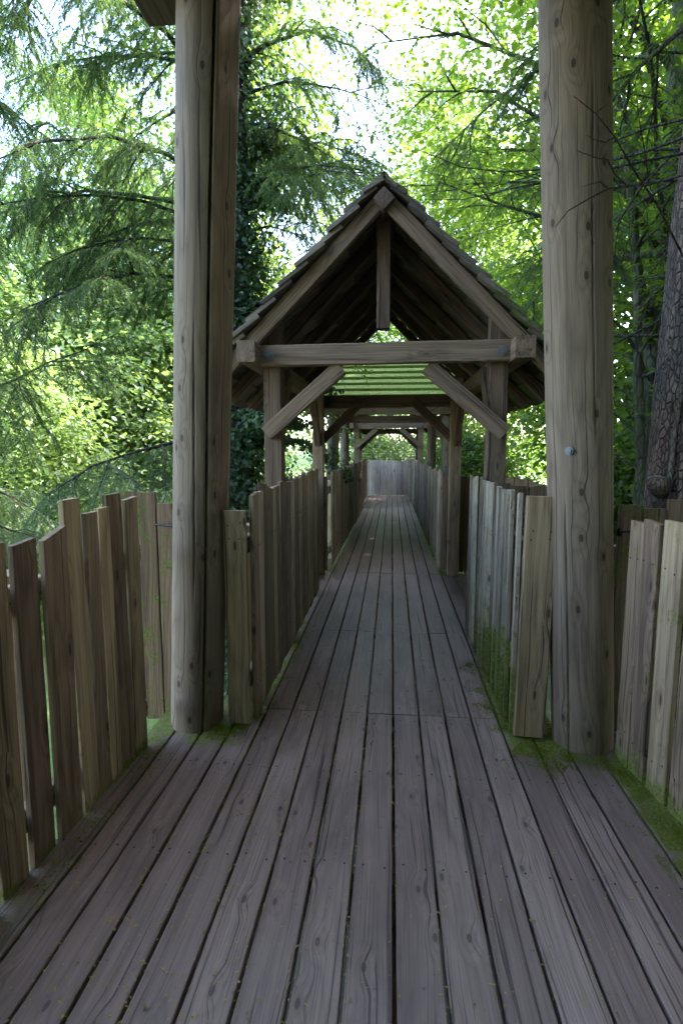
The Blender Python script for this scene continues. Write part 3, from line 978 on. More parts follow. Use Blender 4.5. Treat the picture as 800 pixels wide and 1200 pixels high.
def conifer_branches(branches, tb, fan=(0.4, 0.95), step=0.085, hang=0.75):
    """branches: (points, radius). Hanging side sprays carry twiglets which carry needles."""
    tw = []
    extra = []
    for pts, r in branches:
        tot = np.linalg.norm(np.diff(pts, axis=0), axis=1).sum()
        for j in range(int(tot * 2.2)):
            u = rng.uniform(0.2, 0.92)
            k = min(len(pts) - 2, int(u * (len(pts) - 1)))
            q = pts[k] + (pts[k+1] - pts[k]) * (u * (len(pts) - 1) - k)
            ax = unit(pts[k+1] - pts[k])
            side = unit(np.cross(ax, [0, 0, 1.0]) + 1e-6) * rng.choice((-1, 1))
            extra.append((curve_pts(q, ax * rng.uniform(0.3, 1.0) + side * rng.uniform(0.4, 1.0) + np.array([0, 0, rng.normal(0.0, 0.3)]), rng.uniform(0.5, 1.3) * (1.2 - 0.5 * u), 5, droop=rng.uniform(0.3, 1.2), wig=0.5), r * 0.4))
    for pts, r in list(branches) + extra:
        n = len(pts)
        tb.tube([tuple(p) for p in pts], [max(0.004, r * (1 - 0.85 * i / (n - 1))) for i in range(n)], 6)
        tot = np.linalg.norm(np.diff(pts, axis=0), axis=1).sum()
        ns = int(tot / step)
        for j in range(ns):
            u = 0.18 + 0.82 * (j + rng.random()) / ns
            k = min(n - 2, int(u * (n - 1)))
            q = pts[k] + (pts[k+1] - pts[k]) * (u * (n - 1) - k)
            ax = unit(pts[k+1] - pts[k])
            side = unit(np.cross(ax, [0, 0, 1.0]) + 1e-6) * (1 if j % 2 else -1)
            d = unit(ax * 0.55 + side * rng.uniform(0.5, 1.0) + np.array([0, 0, rng.uniform(-0.6, 0.25) * hang]))
            L = rng.uniform(*fan) * (1.15 - 0.55 * u)
            sp = [q]
            m_ = 8
            dd = d
            for i in range(m_):
                dd = unit(dd + np.array([0, 0, -hang * 0.22]) + rng.normal(0, 0.05, 3))
                sp.append(sp[-1] + dd * L / m_)
            sp = np.array(sp)
            tb.tube([tuple(p) for p in sp[::2]], [0.0045, 0.0038, 0.003, 0.0022, 0.0015], 3, cap=False)
            nt = int(L / 0.028)
            for t in range(nt):
                v = (t + 0.6) / nt
                k2 = min(m_ - 1, int(v * m_))
                q2 = sp[k2] + (sp[k2+1] - sp[k2]) * (v * m_ - k2)
                a2 = unit(sp[k2+1] - sp[k2])
                s2 = unit(np.cross(a2, [0, 0, 1.0]) + rng.normal(0, 0.3, 3)) * (1 if t % 2 else -1)
                tw.append((q2, a2 * 0.9 + s2 * 0.8 + np.array([0, 0, -0.25 * hang]), rng.uniform(0.06, 0.15) * (1.1 - 0.6 * v)))
    return tw

def ivy_on(pts, rad, count, shell=(0.02, 0.22), leaf=(0.04, 0.075)):
    pts = np.array(pts)
    rad = np.array(rad)
    n = len(pts)
    u = rng.random(count) * (n - 1)
    k = np.minimum(n - 2, u.astype(int))
    c = pts[k] + (pts[k+1] - pts[k]) * (u - k)[:, None]
    th = rng.random(count) * 2 * np.pi
    clump = 0.5 + 0.5 * np.sin(c[:, 2] * 2.3 + th * 2) * np.sin(c[:, 2] * 0.9 + 1 + th)
    out = np.stack([np.cos(th), np.sin(th), np.zeros(count)], 1)
    r = rad[k] + shell[0] + rng.random(count) ** 1.5 * (shell[1] * (0.35 + clump))
    P = c + out * r[:, None] + rng.normal(0, 0.03, (count, 3))
    D = np.array([0, 0, -0.8]) + rng.normal(0, 0.5, (count, 3)) + out * 0.3
    N = out + np.array([0, 0, 0.5]) + rng.normal(0, 0.4, (count, 3))
    L = rng.uniform(*leaf, count)
    return P, D, N, L

# --- left: ivy clad conifer with hanging branches
def ivy_conifer():
    bx, by = -2.22, 7.6
    zb = height(bx, by)
    root = thing('conifer_tree', 'ivy clad conifer with drooping feathery branches behind the cracked post', 'tree', (bx, by, zb))
    o = vec(root.location)
    tp = [vec((0, 0, -0.2)), vec((0.02, 0, 2.5)), vec((0.0, 0.02, 5.0)), vec((0.04, 0, 8.0)), vec((0.06, 0.03, 12.0)), vec((0.08, 0, 17.0))]
    tr = [0.26, 0.21, 0.19, 0.165, 0.13, 0.05]
    tb = MB()
    tb.tube([tuple(p) for p in tp], tr, 16, wob=0.03)
    br = []
    W = lambda *a: vec(a) - o
    # the branches that reach to the left over the fence, towards the viewer
    br.append((np.array([W(-2.4, 7.5, 3.62), W(-2.75, 6.9, 3.68), W(-3.1, 6.3, 3.55), W(-3.45, 5.8, 3.28), W(-3.8, 5.3, 2.9)]), 0.035))
    br.append((np.array([W(-2.4, 7.5, 1.62), W(-2.8, 6.8, 1.58), W(-3.1, 6.2, 1.45), W(-3.35, 5.7, 1.30), W(-3.6, 5.2, 1.0)]), 0.03))
    br.append((np.array([W(-2.4, 7.4, 4.9), W(-2.75, 6.7, 5.05), W(-3.15, 6.1, 4.95), W(-3.6, 5.5, 4.6), W(-4.0, 5.0, 4.1)]), 0.035))
    br.append((np.array([W(-2.4, 7.4, 6.2), W(-2.7, 6.6, 6.35), W(-3.0, 5.8, 6.2), W(-3.2, 5.1, 5.8), W(-3.5, 4.5, 5.2)]), 0.04))
    br.append((np.array([W(-2.4, 7.4, 7.0), W(-2.55, 6.6, 7.3), W(-2.7, 5.9, 7.3), W(-2.8, 5.2, 7.0)]), 0.05))
    br.append((np.array([W(-2.3, 7.5, 6.3), W(-1.8, 7.6, 6.8), W(-1.2, 7.8, 7.1), W(-0.6, 8.0, 7.0), W(-0.2, 8.1, 6.7)]), 0.035))
    br.append((np.array([W(-2.3, 7.5, 5.2), W(-1.7, 7.9, 5.7), W(-1.1, 8.3, 5.95), W(-0.6, 8.6, 5.9)]), 0.03))
    br.append((np.array([W(-2.3, 7.5, 4.4), W(-1.8, 8.0, 4.7), W(-1.4, 8.4, 4.7), W(-1.1, 8.7, 4.5)]), 0.022))
    for i in range(8):                     # branches over the clearing between trunk and gable
        z = rng.uniform(6.0, 12.0)
        a = rng.uniform(-0.5, 1.2)
        d = vec((np.cos(a), np.sin(a), 0.35))
        br.append((curve_pts(vec((0, 0, z)) + d * 0.1, d, rng.uniform(1.2, 2.6), 6, droop=rng.uniform(0.6, 1.1), wig=0.5), 0.024))
    for i in range(64):
        z = rng.uniform(2.6, 19.0)
        a = rng.uniform(0, 2 * np.pi)
        if np.cos(a) > 0.1 and z < 14:
            continue
        if z < 7.5 and np.sin(a) > -0.1 and np.cos(a) > -0.75:
            continue
        if z < 7 and np.cos(a) < -0.2 and rng.random() < 0.6:
            continue
        L = rng.uniform(1.6, 3.4) * (1.1 - 0.6 * max(0, z - 8) / 11)
        d = vec((np.cos(a), np.sin(a), 0.25))
        if np.sin(a) < 0.1 and z < 12 and np.cos(a) > -0.2:
            continue                                   # keeps clear of the shelter's roof
        p0 = vec((0, 0, min(z, 16.8))) + d * 0.12
        br.append((curve_pts(p0, d, L, 6, droop=0.75, wig=0.2), 0.03))
    tw = conifer_branches(br, tb)
    P, D, N, L, Wd = needles_on(tw)
    tb.build('trunk', M['bark_dark'], root, smooth=True)
    mesh_obj('crown', leaf_mesh('crown', P, D, N, L, Wd, M['conifer'], needle=True), root)
    parts = [ivy_on(tp[:5], tr, 30000, shell=(0.01, 0.5))]
    for q in range(16):                     # ivy shoots reaching out from the trunk
        z = rng.uniform(4.5, 12.5)
        a = rng.uniform(-1.3, 1.9)
        d = vec((np.cos(a), np.sin(a), 0.5))
        c = curve_pts(vec((0.03, 0, z)), d, rng.uniform(0.7, 1.9), 6, droop=0.9, wig=0.5)
        tb2 = MB()
        tb2.tube([tuple(p) for p in c], [0.018, 0.015, 0.012, 0.01, 0.007, 0.005, 0.003], 5, cap=False)
        tb2.build('ivy_stem', M['vine'], root, smooth=True)
        parts.append(ivy_on(c, [0.02] * 7, 900, shell=(0.0, 0.32)))
    Pi, Di, Ni, Li = [np.concatenate([p[k] for p in parts]) for k in range(4)]
    mesh_obj('ivy', leaf_mesh('ivy', Pi, Di, Ni, Li, Li * 0.95, M['ivy'], fold=0.1), root)
    return len(P)
ivy_conifer()

def side_conifer(loc, label, seed, n=60, height_m=18, zlo=2.0, bias=None):
    x, y = loc
    root = thing('conifer_tree', label, 'tree', (x, y, height(x, y)))
    tp = [vec((0, 0, -0.2)), vec((0, 0, height_m * 0.4)), vec((0.1, 0, height_m * 0.75)), vec((0.1, 0.1, height_m))]
    tb = MB()
    tb.tube([tuple(p) for p in tp], [0.28, 0.22, 0.14, 0.03], 14, wob=0.03)
    br = []
    for i in range(n):
        z = zlo + (height_m - zlo) * (i + rng.random()) / n
        a = rng.uniform(0, 2 * np.pi)
        if bias is not None and rng.random() < 0.45:
            a = bias + rng.normal(0, 0.6)
        L = rng.uniform(2.2, 3.9) * (1.05 - 0.75 * z / height_m)
        d = vec((np.cos(a), np.sin(a), 0.3))
        br.append((curve_pts(vec((0, 0, z)) + d * 0.1, d + vec((0, 0, rng.normal(0, .15))), L * rng.uniform(.7, 1.25), 6, droop=rng.uniform(0.4, 1.0), wig=0.5), 0.026))
    tw = conifer_branches(br, tb, fan=(0.4, 0.9), step=0.09, hang=0.6)
    P, D, N, L, Wd = needles_on(tw, ln=(0.02, 0.034), wd=0.006)
    tb.build('trunk', M['bark_dark'], root, smooth=True)
    mesh_obj('crown', leaf_mesh('crown', P, D, N, L, Wd, M['conifer'], needle=True), root)
side_conifer((-6.4, 6.6), 'drooping conifer standing clear of the boardwalk, its sprays filling the far left edge', 1, bias=0.0)

# --- right: beech with a mossy trunk and many limbs
def beech():
    bx, by = 4.15, 9.0
    zb = height(bx, by)
    root = thing('beech_tree', 'mossy many limbed beech with yellow green leaves, right of the knotty post', 'tree', (bx, by, zb))
    o = vec(root.location)
    W = lambda *a: vec(a) - o
    tp = [vec((0, 0, -0.2)), vec((0.02, 0, 3.4)), vec((-0.02, 0, 5.5)), vec((0.03, 0.02, 8.2)), vec((0.02, 0, 11.5)), vec((0.1, 0.1, 16)), vec((0.1, 0.1, 19))]
    tr = [0.27, 0.215, 0.20, 0.175, 0.15, 0.08, 0.03]
    limbs = []
    # second stem leaning away left, and its fork
    limbs.append((np.array([W(4.1, 8.9, -2.0), W(4.0, 8.7, 0.4), W(3.72, 8.6, 2.4), W(3.55, 8.5, 4.0), W(3.2, 8.4, 6.0), W(2.7, 8.3, 8.0)]), 0.11))
    limbs.append((np.array([W(4.12, 9.0, 2.9), W(3.85, 8.8, 3.5), W(3.6, 8.7, 4.4), W(3.4, 8.5, 5.6), W(2.9, 8.2, 7.2)]), 0.09))
    limbs.append((np.array([W(4.12, 9.0, 3.4), W(3.3, 8.7, 4.3), W(2.4, 8.4, 4.75), W(1.5, 8.2, 4.95), W(0.6, 8.0, 5.2)]), 0.05))
    limbs.append((np.array([W(4.12, 9.0, 4.4), W(3.3, 8.7, 5.4), W(2.4, 8.5, 6.0), W(1.4, 8.3, 6.5), W(0.3, 8.2, 6.5)]), 0.055))
    limbs.append((np.array([W(4.12, 9.0, 5.4), W(3.2, 8.9, 6.3), W(2.1, 8.9, 7.2), W(0.9, 8.9, 7.7), W(-0.4, 9.0, 7.7)]), 0.06))
    limbs.append((np.array([W(4.15, 9.0, 6.0), W(3.4, 8.5, 7.2), W(2.5, 8.0, 7.9), W(1.4, 7.6, 8.2)]), 0.05))
    limbs.append((np.array([W(4.15, 9.0, 2.4), W(3.4, 8.4, 3.2), W(2.7, 8.0, 3.6), W(2.0, 7.7, 3.7)]), 0.035))
    limbs.append((np.array([W(4.15, 9.0, 4.6), W(4.7, 8.6, 5.7), W(5.3, 8.2, 6.3), W(5.9, 7.8, 6.6)]), 0.06))
    limbs.append((np.array([W(4.15, 9.0, 3.6), W(4.8, 8.8, 4.5), W(5.5, 8.6, 5.2), W(6.1, 8.4, 5.4)]), 0.05))
    limbs.append((np.array([W(4.15, 9.0, 7.0), W(3.1, 9.2, 8.4), W(1.9, 9.5, 9.3), W(0.6, 9.8, 9.7), W(-0.6, 10.0, 9.5)]), 0.06))
    limbs.append((np.array([W(4.15, 9.0, 8.2), W(3.0, 8.4, 9.6), W(1.6, 8.0, 10.2), W(0.2, 7.8, 10.2)]), 0.05))
    for i in range(26):
        z = rng.uniform(5.5, 18.0)
        a = rng.uniform(0, 2 * np.pi)
        d = vec((np.cos(a), np.sin(a), 0.45))
        L = rng.uniform(2.6, 5.0) * (1.1 - 0.5 * max(0, z - 9) / 9)
        limbs.append((curve_pts(vec((0, 0, z)), d, L, 6, droop=0.5, wig=0.35), rng.uniform(0.03, 0.06)))
    return broadleaf(root, tp, tr, limbs, 0.105, M['beech'], M['bark_grey'], seed_n=8)
nb = beech()

# --- right: thick reddish trunk with a vine climbing it
def red_trunk():
    bx, by = 2.44, 4.7
    zb = height(bx, by)
    root = thing('pine_tree', 'thick reddish barked trunk with a pale vine climbing it, at the right edge', 'tree', (bx, by, zb))
    o = vec(root.location)
    tb = MB()
    n = 30
    pts, rad = [], []
    for i in range(n + 1):
        z = -0.2 + 17 * i / n
        pts.append((0.015 * z, 0.0, z))
        rad.append(0.42 - 0.017 * z + 0.12 * max(0, 1 - z / 1.2))
    tb.tube(pts, rad, 26, wob=0.045)
    # knotty lump where a limb broke off
    tb.tube([(-0.28, -0.22, 4.55), (-0.36, -0.30, 4.58), (-0.42, -0.34, 4.62)], [0.09, 0.075, 0.03], 10, wob=0.1)
    tb.build('trunk', M['bark_red'], root, smooth=True)
    vm = MB()
    for (a0, a1, r, z0, z1) in ((-2.75, -2.35, 0.026, 0, 9.0), (-2.2, -2.05, 0.016, 0, 6.0), (-1.75, -2.3, 0.018, 2.0, 8.0)):
        p, q = [], []
        for i in range(28):
            u = i / 27
            z = z0 + (z1 - z0) * u
            a = a0 + (a1 - a0) * u + 0.10 * math.sin(z * 1.9 + a0 * 3) + 0.05 * math.sin(z * 4.7)
            rr = 0.42 - 0.017 * z + 0.015
            p.append((0.015 * z + math.cos(a) * rr, math.sin(a) * rr, z))
            q.append(r * (1 - 0.4 * u) * (1 + 0.15 * math.sin(z * 7)))
        vm.tube(p, q, 8, wob=0.06)
    vm.build('vine', M['vine'], root, smooth=True)
    # bare twigs reaching out to the left and dark sprays above
    tw = MB()
    W = lambda *a: vec(a) - o
    def bare(pts, r):
        n_ = len(pts)
        tw.tube([tuple(p) for p in pts], [r * (1 - 0.8 * i / (n_ - 1)) for i in range(n_)], 5, cap=False)
    A = [W(2.3, 4.5, 2.75), W(1.767, 3.6, 2.669), W(1.375, 3.1, 2.767), W(1.136, 2.8, 2.79), W(0.919, 2.5, 2.80), W(0.794, 2.38, 2.83), W(0.693, 2.33, 2.869)]
    bare(A, 0.007)
    bare([A[5], W(0.828, 2.36, 2.848), W(0.842, 2.35, 2.872)], 0.003)
    bare([A[4], W(0.86, 2.44, 2.75), W(0.81, 2.40, 2.74), W(0.76, 2.37, 2.745)], 0.003)
    B = [W(2.35, 4.5, 3.6), W(1.636, 3.4, 3.045), W(1.24, 2.9, 2.782), W(1.022, 2.6, 2.646), W(0.874, 2.42, 2.56), W(0.782, 2.36, 2.501), W(0.692, 2.33, 2.444), W(0.642, 2.32, 2.38)]
    bare(B, 0.0075)
    bare([B[3], W(0.943, 2.55, 2.68), W(0.878, 2.45, 2.687), W(0.813, 2.38, 2.661), W(0.713, 2.33, 2.669)], 0.0045)
    bare([B[4], W(0.822, 2.36, 2.562), W(0.776, 2.35, 2.549), W(0.746, 2.34, 2.539)], 0.003)
    bare([B[2], W(1.15, 2.75, 2.85), W(1.05, 2.6, 2.93), W(0.98, 2.5, 3.05)], 0.004)
    for i in range(10):
        z = rng.uniform(5.0, 7.5)
        a = rng.uniform(1.6, 3.4)
        d = vec((np.cos(a), np.sin(a), rng.uniform(-0.2, 0.5)))
        c = curve_pts(vec((0.15, 0, z)) + d * 0.3, d, rng.uniform(1.0, 2.4), 6, droop=0.2, wig=0.6)
        bare(c, 0.012)
        for j in range(3):
            d2 = unit(d + rng.normal(0, 0.6, 3))
            bare(curve_pts(c[2 + j], d2, rng.uniform(0.4, 1.0), 4, droop=0.1, wig=0.6), 0.005)
    br = []
    br.append((np.array([W(2.6, 4.9, 5.6), W(2.2, 5.9, 5.9), W(1.7, 6.6, 5.75), W(1.1, 7.0, 5.55), W(0.55, 7.2, 5.15)]), 0.035))
    br.append((np.array([W(2.6, 4.9, 5.1), W(2.4, 6.0, 5.25), W(2.1, 6.8, 5.0), W(1.7, 7.3, 4.6)]), 0.03))
    br.append((np.array([W(2.6, 5.0, 3.9), W(2.3, 6.2, 3.9), W(2.0, 7.0, 3.65), W(1.75, 7.5, 3.3)]), 0.022))
    for i in range(40):
        z = rng.uniform(9.5, 17)
        a = rng.uniform(0, 2 * np.pi)
        d = vec((np.cos(a), np.sin(a), 0.3))
        br.append((curve_pts(vec((0.015 * z, 0, z)), d, rng.uniform(2, 4), 6, droop=0.6, wig=0.2), 0.03))
    ts = conifer_branches(br, tw, fan=(0.3, 0.65), step=0.09, hang=0.6)
    P, D, N, L, Wd = needles_on(ts, ln=(0.018, 0.028), wd=0.004)
    tw.build('branches', M['bark_dark'], root, smooth=True)
    mesh_obj('crown', leaf_mesh('crown', P, D, N, L, Wd, M['conifer'], needle=True), root)
red_trunk()

# --- maple sapling whose leafy tip hangs across the boardwalk beyond the nearer shelter
def maple_sapling():
    bx, by = -1.9, 7.9
    root = thing('maple_sapling', 'thin maple sapling with a bright leafy tip hanging in front of the mossy slatted roof', 'tree', (bx, by, height(bx, by)))
    o = vec(root.location)
    W = lambda *a: vec(a) - o
    tp = [vec((0, 0, -0.1)), vec((0.03, 0.0, 2.5)), vec((0.0, 0.05, 5.0)), vec((0.1, 0.1, 6.4))]
    limbs = [(np.array([W(-1.88, 7.9, 2.6), W(-1.5, 7.75, 2.78), W(-1.1, 7.65, 2.82), W(-0.75, 7.6, 2.74), W(-0.42, 7.55, 2.62)]), 0.010),
             (np.array([W(-1.85, 7.95, 1.7), W(-1.55, 8.2, 2.0), W(-1.25, 8.3, 2.1), W(-0.95, 8.35, 1.95), W(-0.7, 8.4, 1.75)]), 0.009)]
    broadleaf(root, tp, [0.04, 0.032, 0.02, 0.008], limbs, 0.07, M['beech'], M['bark_grey'], seed_n=22, sub=(0.2, 0.5), twig=(0.12, 0.28), spacing=0.04, trunk_sides=8)
maple_sapling()

# --- background trees
def clump_tree(name, label, seed, hgt, base, rad, nclump, per, leaf, mat, bmat, lean=0.0, group=None):
    global rng
    keep, rng = rng, np.random.default_rng(seed)
    root = thing(name, label, 'tree', (0, 0, 0), group)
    tb = MB()
    top = vec((lean * hgt, 0.3, hgt * 0.93))
    tp = [vec((0, 0, -0.4)), vec((0.05, 0.05, hgt * 0.3)) + vec((lean * hgt * 0.25, 0, 0)), vec((lean * hgt * 0.6, 0.1, hgt * 0.62)), top]
    r0 = hgt * 0.0125 + 0.03
    tb.tube([tuple(p) for p in tp], [r0 * 1.25, r0, r0 * 0.6, 0.03], 12, wob=0.04)
    P, D, N, Rn = [], [], [], []
    for i in range(nclump):
        u = (i + rng.random()) / nclump
        z = base + (hgt - base) * u
        prof = (math.sin(math.pi * min(1, max(0, 0.12 + 0.85 * (z - base) / (hgt - base)))) ** 0.7)
        a = rng.uniform(0, 2 * np.pi)
        rr = rad * prof * math.sqrt(rng.uniform(0.05, 1.0)) * rng.uniform(0.8, 1.2)
        ax = tp[1] + (tp[3] - tp[1]) * max(0, (z - tp[1][2]) / (tp[3][2] - tp[1][2]))
        c = vec((ax[0] + math.cos(a) * rr, ax[1] + math.sin(a) * rr, z))
        tz = max(hgt * 0.2, z - rr * rng.uniform(0.5, 0.9))
        tz = min(tz, hgt * 0.9)
        st = vec((ax[0] * tz / max(z, .1), ax[1], tz))
        mid = (st + c) / 2 + vec((0, 0, 0.15 * rr)) + rng.normal(0, 0.15, 3)
        if rr > 0.4:
            tb.tube([tuple(st), tuple(mid), tuple(c)], [0.035 + 0.02 * (1 - u), 0.025, 0.008], 5, cap=False)
        sz = rng.uniform(0.7, 1.3) * rad * 0.27
        k = int(per * (sz / (rad * 0.27)) ** 2)
        layers = rng.integers(2, 5)
        lay = rng.integers(0, layers, k)
        q = rng.normal(0, 1, (k, 3)) * vec((sz * 0.62, sz * 0.62, sz * 0.10))
        q[:, 2] += (lay - layers / 2) * sz * 0.30 - 0.22 * (q[:, 0] ** 2 + q[:, 1] ** 2) / sz
        P.append(c + q)
        D.append(unit(q * vec((1, 1, 0.2))) + rng.normal(0, 0.5, (k, 3)) + vec((0, 0, -0.35)))
        N.append(vec((0, 0, 1.0)) + rng.normal(0, 0.5, (k, 3)))
        Rn.append(np.clip(rng.random() * 0.5 + rng.random(k) * 0.5, 0, 1))
    P, D, N, Rn = map(np.concatenate, (P, D, N, Rn))
    L = leaf * rng.uniform(0.5, 1.45, len(P))
    tb.build('trunk', bmat, root, smooth=True)
    mesh_obj('crown', leaf_mesh('crown', P, D, N, L, L * 0.7, mat, rnd=Rn), root)
    rng = keep
    return root

G1 = 'woodland trees around the boardwalk'
kinds = [
    clump_tree('woodland_tree', 'tall leafy woodland tree behind the boardwalk', 21, 19, 3.0, 4.2, 120, 220, 0.18, M['wood_leaf'], M['bark_grey'], 0.02, G1),
    clump_tree('woodland_tree', 'tall leafy woodland tree behind the boardwalk', 22, 22, 6.0, 4.6, 120, 220, 0.19, M['wood_leaf'], M['bark_dark'], -0.03, G1),
    clump_tree('woodland_tree', 'tall leafy woodland tree behind the boardwalk', 23, 15, 1.5, 4.0, 110, 220, 0.17, M['beech'], M['bark_grey'], 0.04, G1),
    clump_tree('maple_tree', 'pale maple', 24, 9, 0.8, 3.2, 90, 240, 0.16, M['pale_leaf'], M['bark_grey'], 0.0, G1),
]
kinds.append(clump_tree('woodland_bush', 'bush', 26, 6.5, 0.2, 2.9, 110, 330, 0.13, M['wood_leaf'], M['bark_dark'], 0.0, 'bushes around the boardwalk'))
kinds.insert(4, None)
kinds[4:6] = [clump_tree('woodland_tree', 'dense tree added to block light', 25, 20, 8.0, 4.6, 180, 330, 0.15, M['wood_leaf'], M['bark_dark'], 0.0, G1)] + kinds[5:6]  # dense kind, added to keep sun and back light off the deck
USED = set()
def plant(k, x, y, rz, sc, label):
    o = kinds[k] if k not in USED else copy_tree(kinds[k])
    USED.add(k)
    o.location = (x, y, height(x, y))
    o.rotation_euler = (0, 0, rz)
    o.scale = (sc, sc, sc)
    o['label'] = label
    return o

T = [  # kind, x, y, turn, scale, label
    (2, 6.8, 16.5, 0.3, 1.0, 'bright green leafy tree above the right slope of the nearer shelter'),
    (0, 7.2, 13.0, 1.3, 1.0, 'leafy tree filling the gap between the knotty post and the reddish trunk'),
    (2, 9.5, 10.0, 2.4, 1.0, 'broad low leafy tree beyond the beech on the right'),
    (1, 6.0, 19.0, 0.9, 1.0, 'tall tree rising behind the ridge of the nearer shelter'),
    (0, 3.2, 26.0, 4.1, 0.9, 'green tree beyond the end fence'),
    (1, 16.0, 18.0, 3.3, 1.0, 'high crowned tree deep in the wood on the right'),
    (0, 19.0, 6.0, 5.0, 1.0, 'shady woodland tree far to the right of the beech'),
    (2, 10.0, 24.0, 5.5, 1.2, 'leafy tree far back on the right'),
    (1, 2.0, 30.0, 2.2, 1.0, 'tall tree far beyond the end fence'),
    (0, 17.0, 22.0, 0.2, 1.1, 'tree in the far right of the wood'),
    (2, 6.5, 32.0, 1.9, 1.3, 'wide crowned tree at the back of the wood'),
    (3, -0.6, 20.5, 2.0, 0.75, 'small pale maple peeping over the end fence'),
    (3, -8.4, 17.5, 0.2, 1.1, 'sunlit pale maple above the left picket fence'),
    (3, -12.0, 14.5, 1.4, 1.2, 'pale sunlit maple at the far left'),
    (3, -11.5, 19.0, 2.6, 1.5, 'big pale tree behind the pale maples on the left'),
    (3, -8.6, 22.0, 3.7, 1.6, 'pale leafy tree far behind the cracked post'),
    (3, -9.0, 11.0, 4.4, 0.8, 'low pale maple just over the left picket fence'),
    (1, -14.0, 27.0, 0.6, 1.0, 'tall pale tree at the back on the left'),
    (3, -10.5, 27.0, 5.1, 1.0, 'small pale tree by the bright lawn'),
    (1, -5.6, 21.0, 0.7, 1.05, 'tall tree left of the shelter ridge, above the bright lawn'),
    (0, -2.0, 44.0, 3.0, 0.8, 'far tree on the lawn slope'),
    (2, -16.0, 14.0, 2.1, 1.0, 'bushy tree at the outer left'),
    (1, 9.6, 3.4, 1.0, 1.0, 'tall tree to the right of the reddish trunk, out at the side'),
    (0, 10.5, 1.0, 2.0, 1.1, 'tall tree shading the platform from the right'),
    (5, -3.2, -7.6, 0.4, 1.0, 'unseen leafy bush added to block light behind the platform, to its left'),  # bushes behind and beside the platform are unseen, added to block light
    (5, -1.6, -10.5, 2.9, 1.5, 'big unseen leafy bush added far behind the platform to block light'),
    (5, 3.6, -10.8, 0.9, 1.5, 'big unseen light blocking bush added far behind the platform, right of its axis'),
    (5, 0.6, -8.6, 1.9, 1.1, 'unseen leafy bush added straight behind the platform to block light'),
    (5, 4.2, -7.4, 3.1, 1.0, 'unseen leafy bush added to block light behind the platform, to its right'),
    (5, 6.6, -2.6, 5.2, 1.0, 'unseen leafy bush added right of the platform to block light'),
    (5, 5.6, 12.4, 0.9, 0.75, 'bushy undergrowth right of the far platform'),
    (5, 8.2, 15.5, 2.9, 0.9, 'bushy undergrowth deep in the wood on the right'),
    (5, 2.7, 19.5, 2.2, 0.8, 'bush behind the right end of the far end fence'),
    (2, -1.5, -8.0, 1.0, 1.0, 'unseen leafy tree added behind the photographer to cut back light'),  # trees behind the camera are unseen, added to cut light from the back
    (2, 4.5, -7.0, 3.0, 1.0, 'unseen leafy tree added behind and right of the photographer to cut back light'),
    (0, -6.5, -6.5, 2.0, 1.0, 'unseen leafy tree added behind and left of the photographer to cut back light'),
    (2, 5.2, -3.2, 5.6, 0.9, 'unseen leafy tree added behind the platform on the right to cut back light'),
    (4, 1.0, -12.0, 2.0, 1.0, 'unseen dense tree added far behind the photographer to cut back light'),
    (4, 8.4, 5.2, 1.0, 0.95, 'dense dark crown added right of the reddish trunk to block the sun'),  # dense trees on this side stand out of view, added as sun blockers
    (4, 7.8, 0.6, 2.6, 0.95, 'dense tree added beside the platform, out to the right, to block the sun'),
    (4, 9.6, 8.2, 3.3, 1.0, 'dense tree added behind the beech, to its right, to block the sun'),
    (4, 10.5, 4.6, 5.2, 1.1, 'dense tree added farther right of the reddish trunk to block the sun'),
]
for q in T:
    plant(*q)

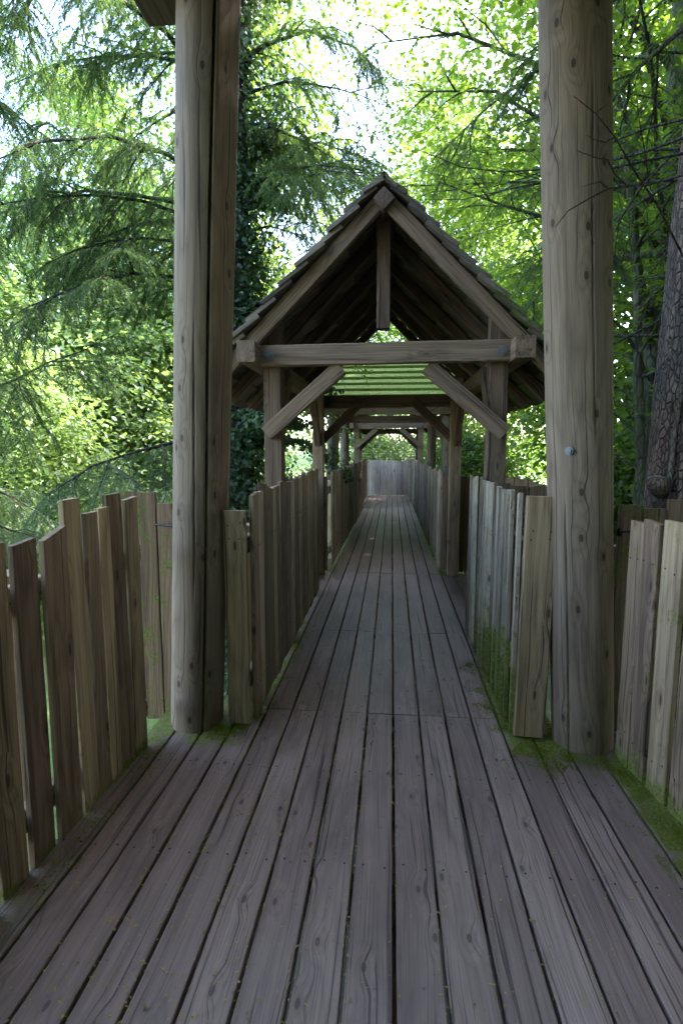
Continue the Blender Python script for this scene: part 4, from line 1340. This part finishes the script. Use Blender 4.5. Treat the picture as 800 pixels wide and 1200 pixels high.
# ------------------------------------------------------------------ moss growing in cushions along the fence feet and deck edges
def moss():
    strips = [((0.60, 2.70), (0.585, 3.7), 0.05, 2600), ((-0.70, 2.75), (-0.72, 4.4), 0.04, 1800), ((1.06, 2.55), (1.13, 1.5), 0.055, 4200),
              ((-1.16, 2.5), (-1.18, 1.5), 0.03, 900), ((0.66, 2.60), (0.86, 2.45), 0.06, 2200), ((0.86, 2.50), (1.05, 2.50), 0.04, 900), ((-0.95, 2.58), (-0.75, 2.60), 0.04, 1200)]
    P = []
    for (a, b, w_, n) in strips:
        n = int(n * 1.7)
        cl = rng.random(max(6, n // 45))
        cz = rng.normal(0, w_, len(cl))
        k = rng.integers(0, len(cl), n)
        L_ = math.hypot(b[0] - a[0], b[1] - a[1])
        u = np.clip(cl[k] + rng.normal(0, 0.022 / L_, n), 0, 1)
        v = cz[k] + rng.normal(0, 0.016, n)
        nx, ny = -(b[1] - a[1]) / L_, (b[0] - a[0]) / L_
        P.append(np.stack([a[0] + (b[0] - a[0]) * u + nx * v, a[1] + (b[1] - a[1]) * u + ny * v, np.full(n, 0.0005)], 1))
    P = np.concatenate(P)
    n = len(P)
    D = np.array([0, 0, 1.0]) + rng.normal(0, 0.6, (n, 3))
    m = leafmat('moss_cushions', (0.10, 0.125, 0.015), (0.20, 0.225, 0.03), 0.35, (0.26, 0.30, 0.03), 0.0)
    o = mesh_obj('moss', leaf_mesh('moss', P, D, rng.normal(0, 1, (n, 3)), rng.uniform(0.003, 0.008, n), rng.uniform(0.0025, 0.0045, n), m))
    o['kind'] = 'stuff'
    o['label'] = 'green moss cushions along the fence feet and deck edges'
    o['category'] = 'moss'
moss()

# ------------------------------------------------------------------ seed husks and bits of leaf lying on the deck
def litter():
    n = 3600
    x = np.where(rng.random(n) < 0.65, rng.normal(-0.62, 0.35, n), rng.uniform(-1.1, 1.1, n))
    gx = 0.024 + np.round((x - 0.024) / PITCH) * PITCH + rng.choice((-1, 1), n) * rng.uniform(0.006, 0.016, n)
    x = np.where(rng.random(n) < 0.4, gx, x)
    y = rng.uniform(0.7, 3.4, n)
    ok = (np.abs(x) < 1.12)
    x, y = x[ok], y[ok]
    n = len(x)
    P = np.stack([x, y, np.full(n, 0.0035)], 1)
    a = rng.random(n) * 6.28
    D = np.stack([np.cos(a), np.sin(a), rng.normal(0, .1, n)], 1)
    N = np.array([0, 0, 1.0]) + rng.normal(0, 0.2, (n, 3))
    m = leafmat('seed_husks', (0.12, 0.075, 0.02), (0.42, 0.31, 0.055), 0.1, gloss=0.02)
    o = mesh_obj('leaf_litter', leaf_mesh('leaf_litter', P, D, N, 0.009 * np.exp(rng.normal(0, 0.45, n)) * np.where(rng.random(n) < 0.03, 2.2, 1), rng.uniform(0.003, 0.007, n), m))
    o['kind'] = 'stuff'
    o['label'] = 'tiny yellow seed husks scattered over the near deck boards'
    o['category'] = 'leaf litter'
litter()
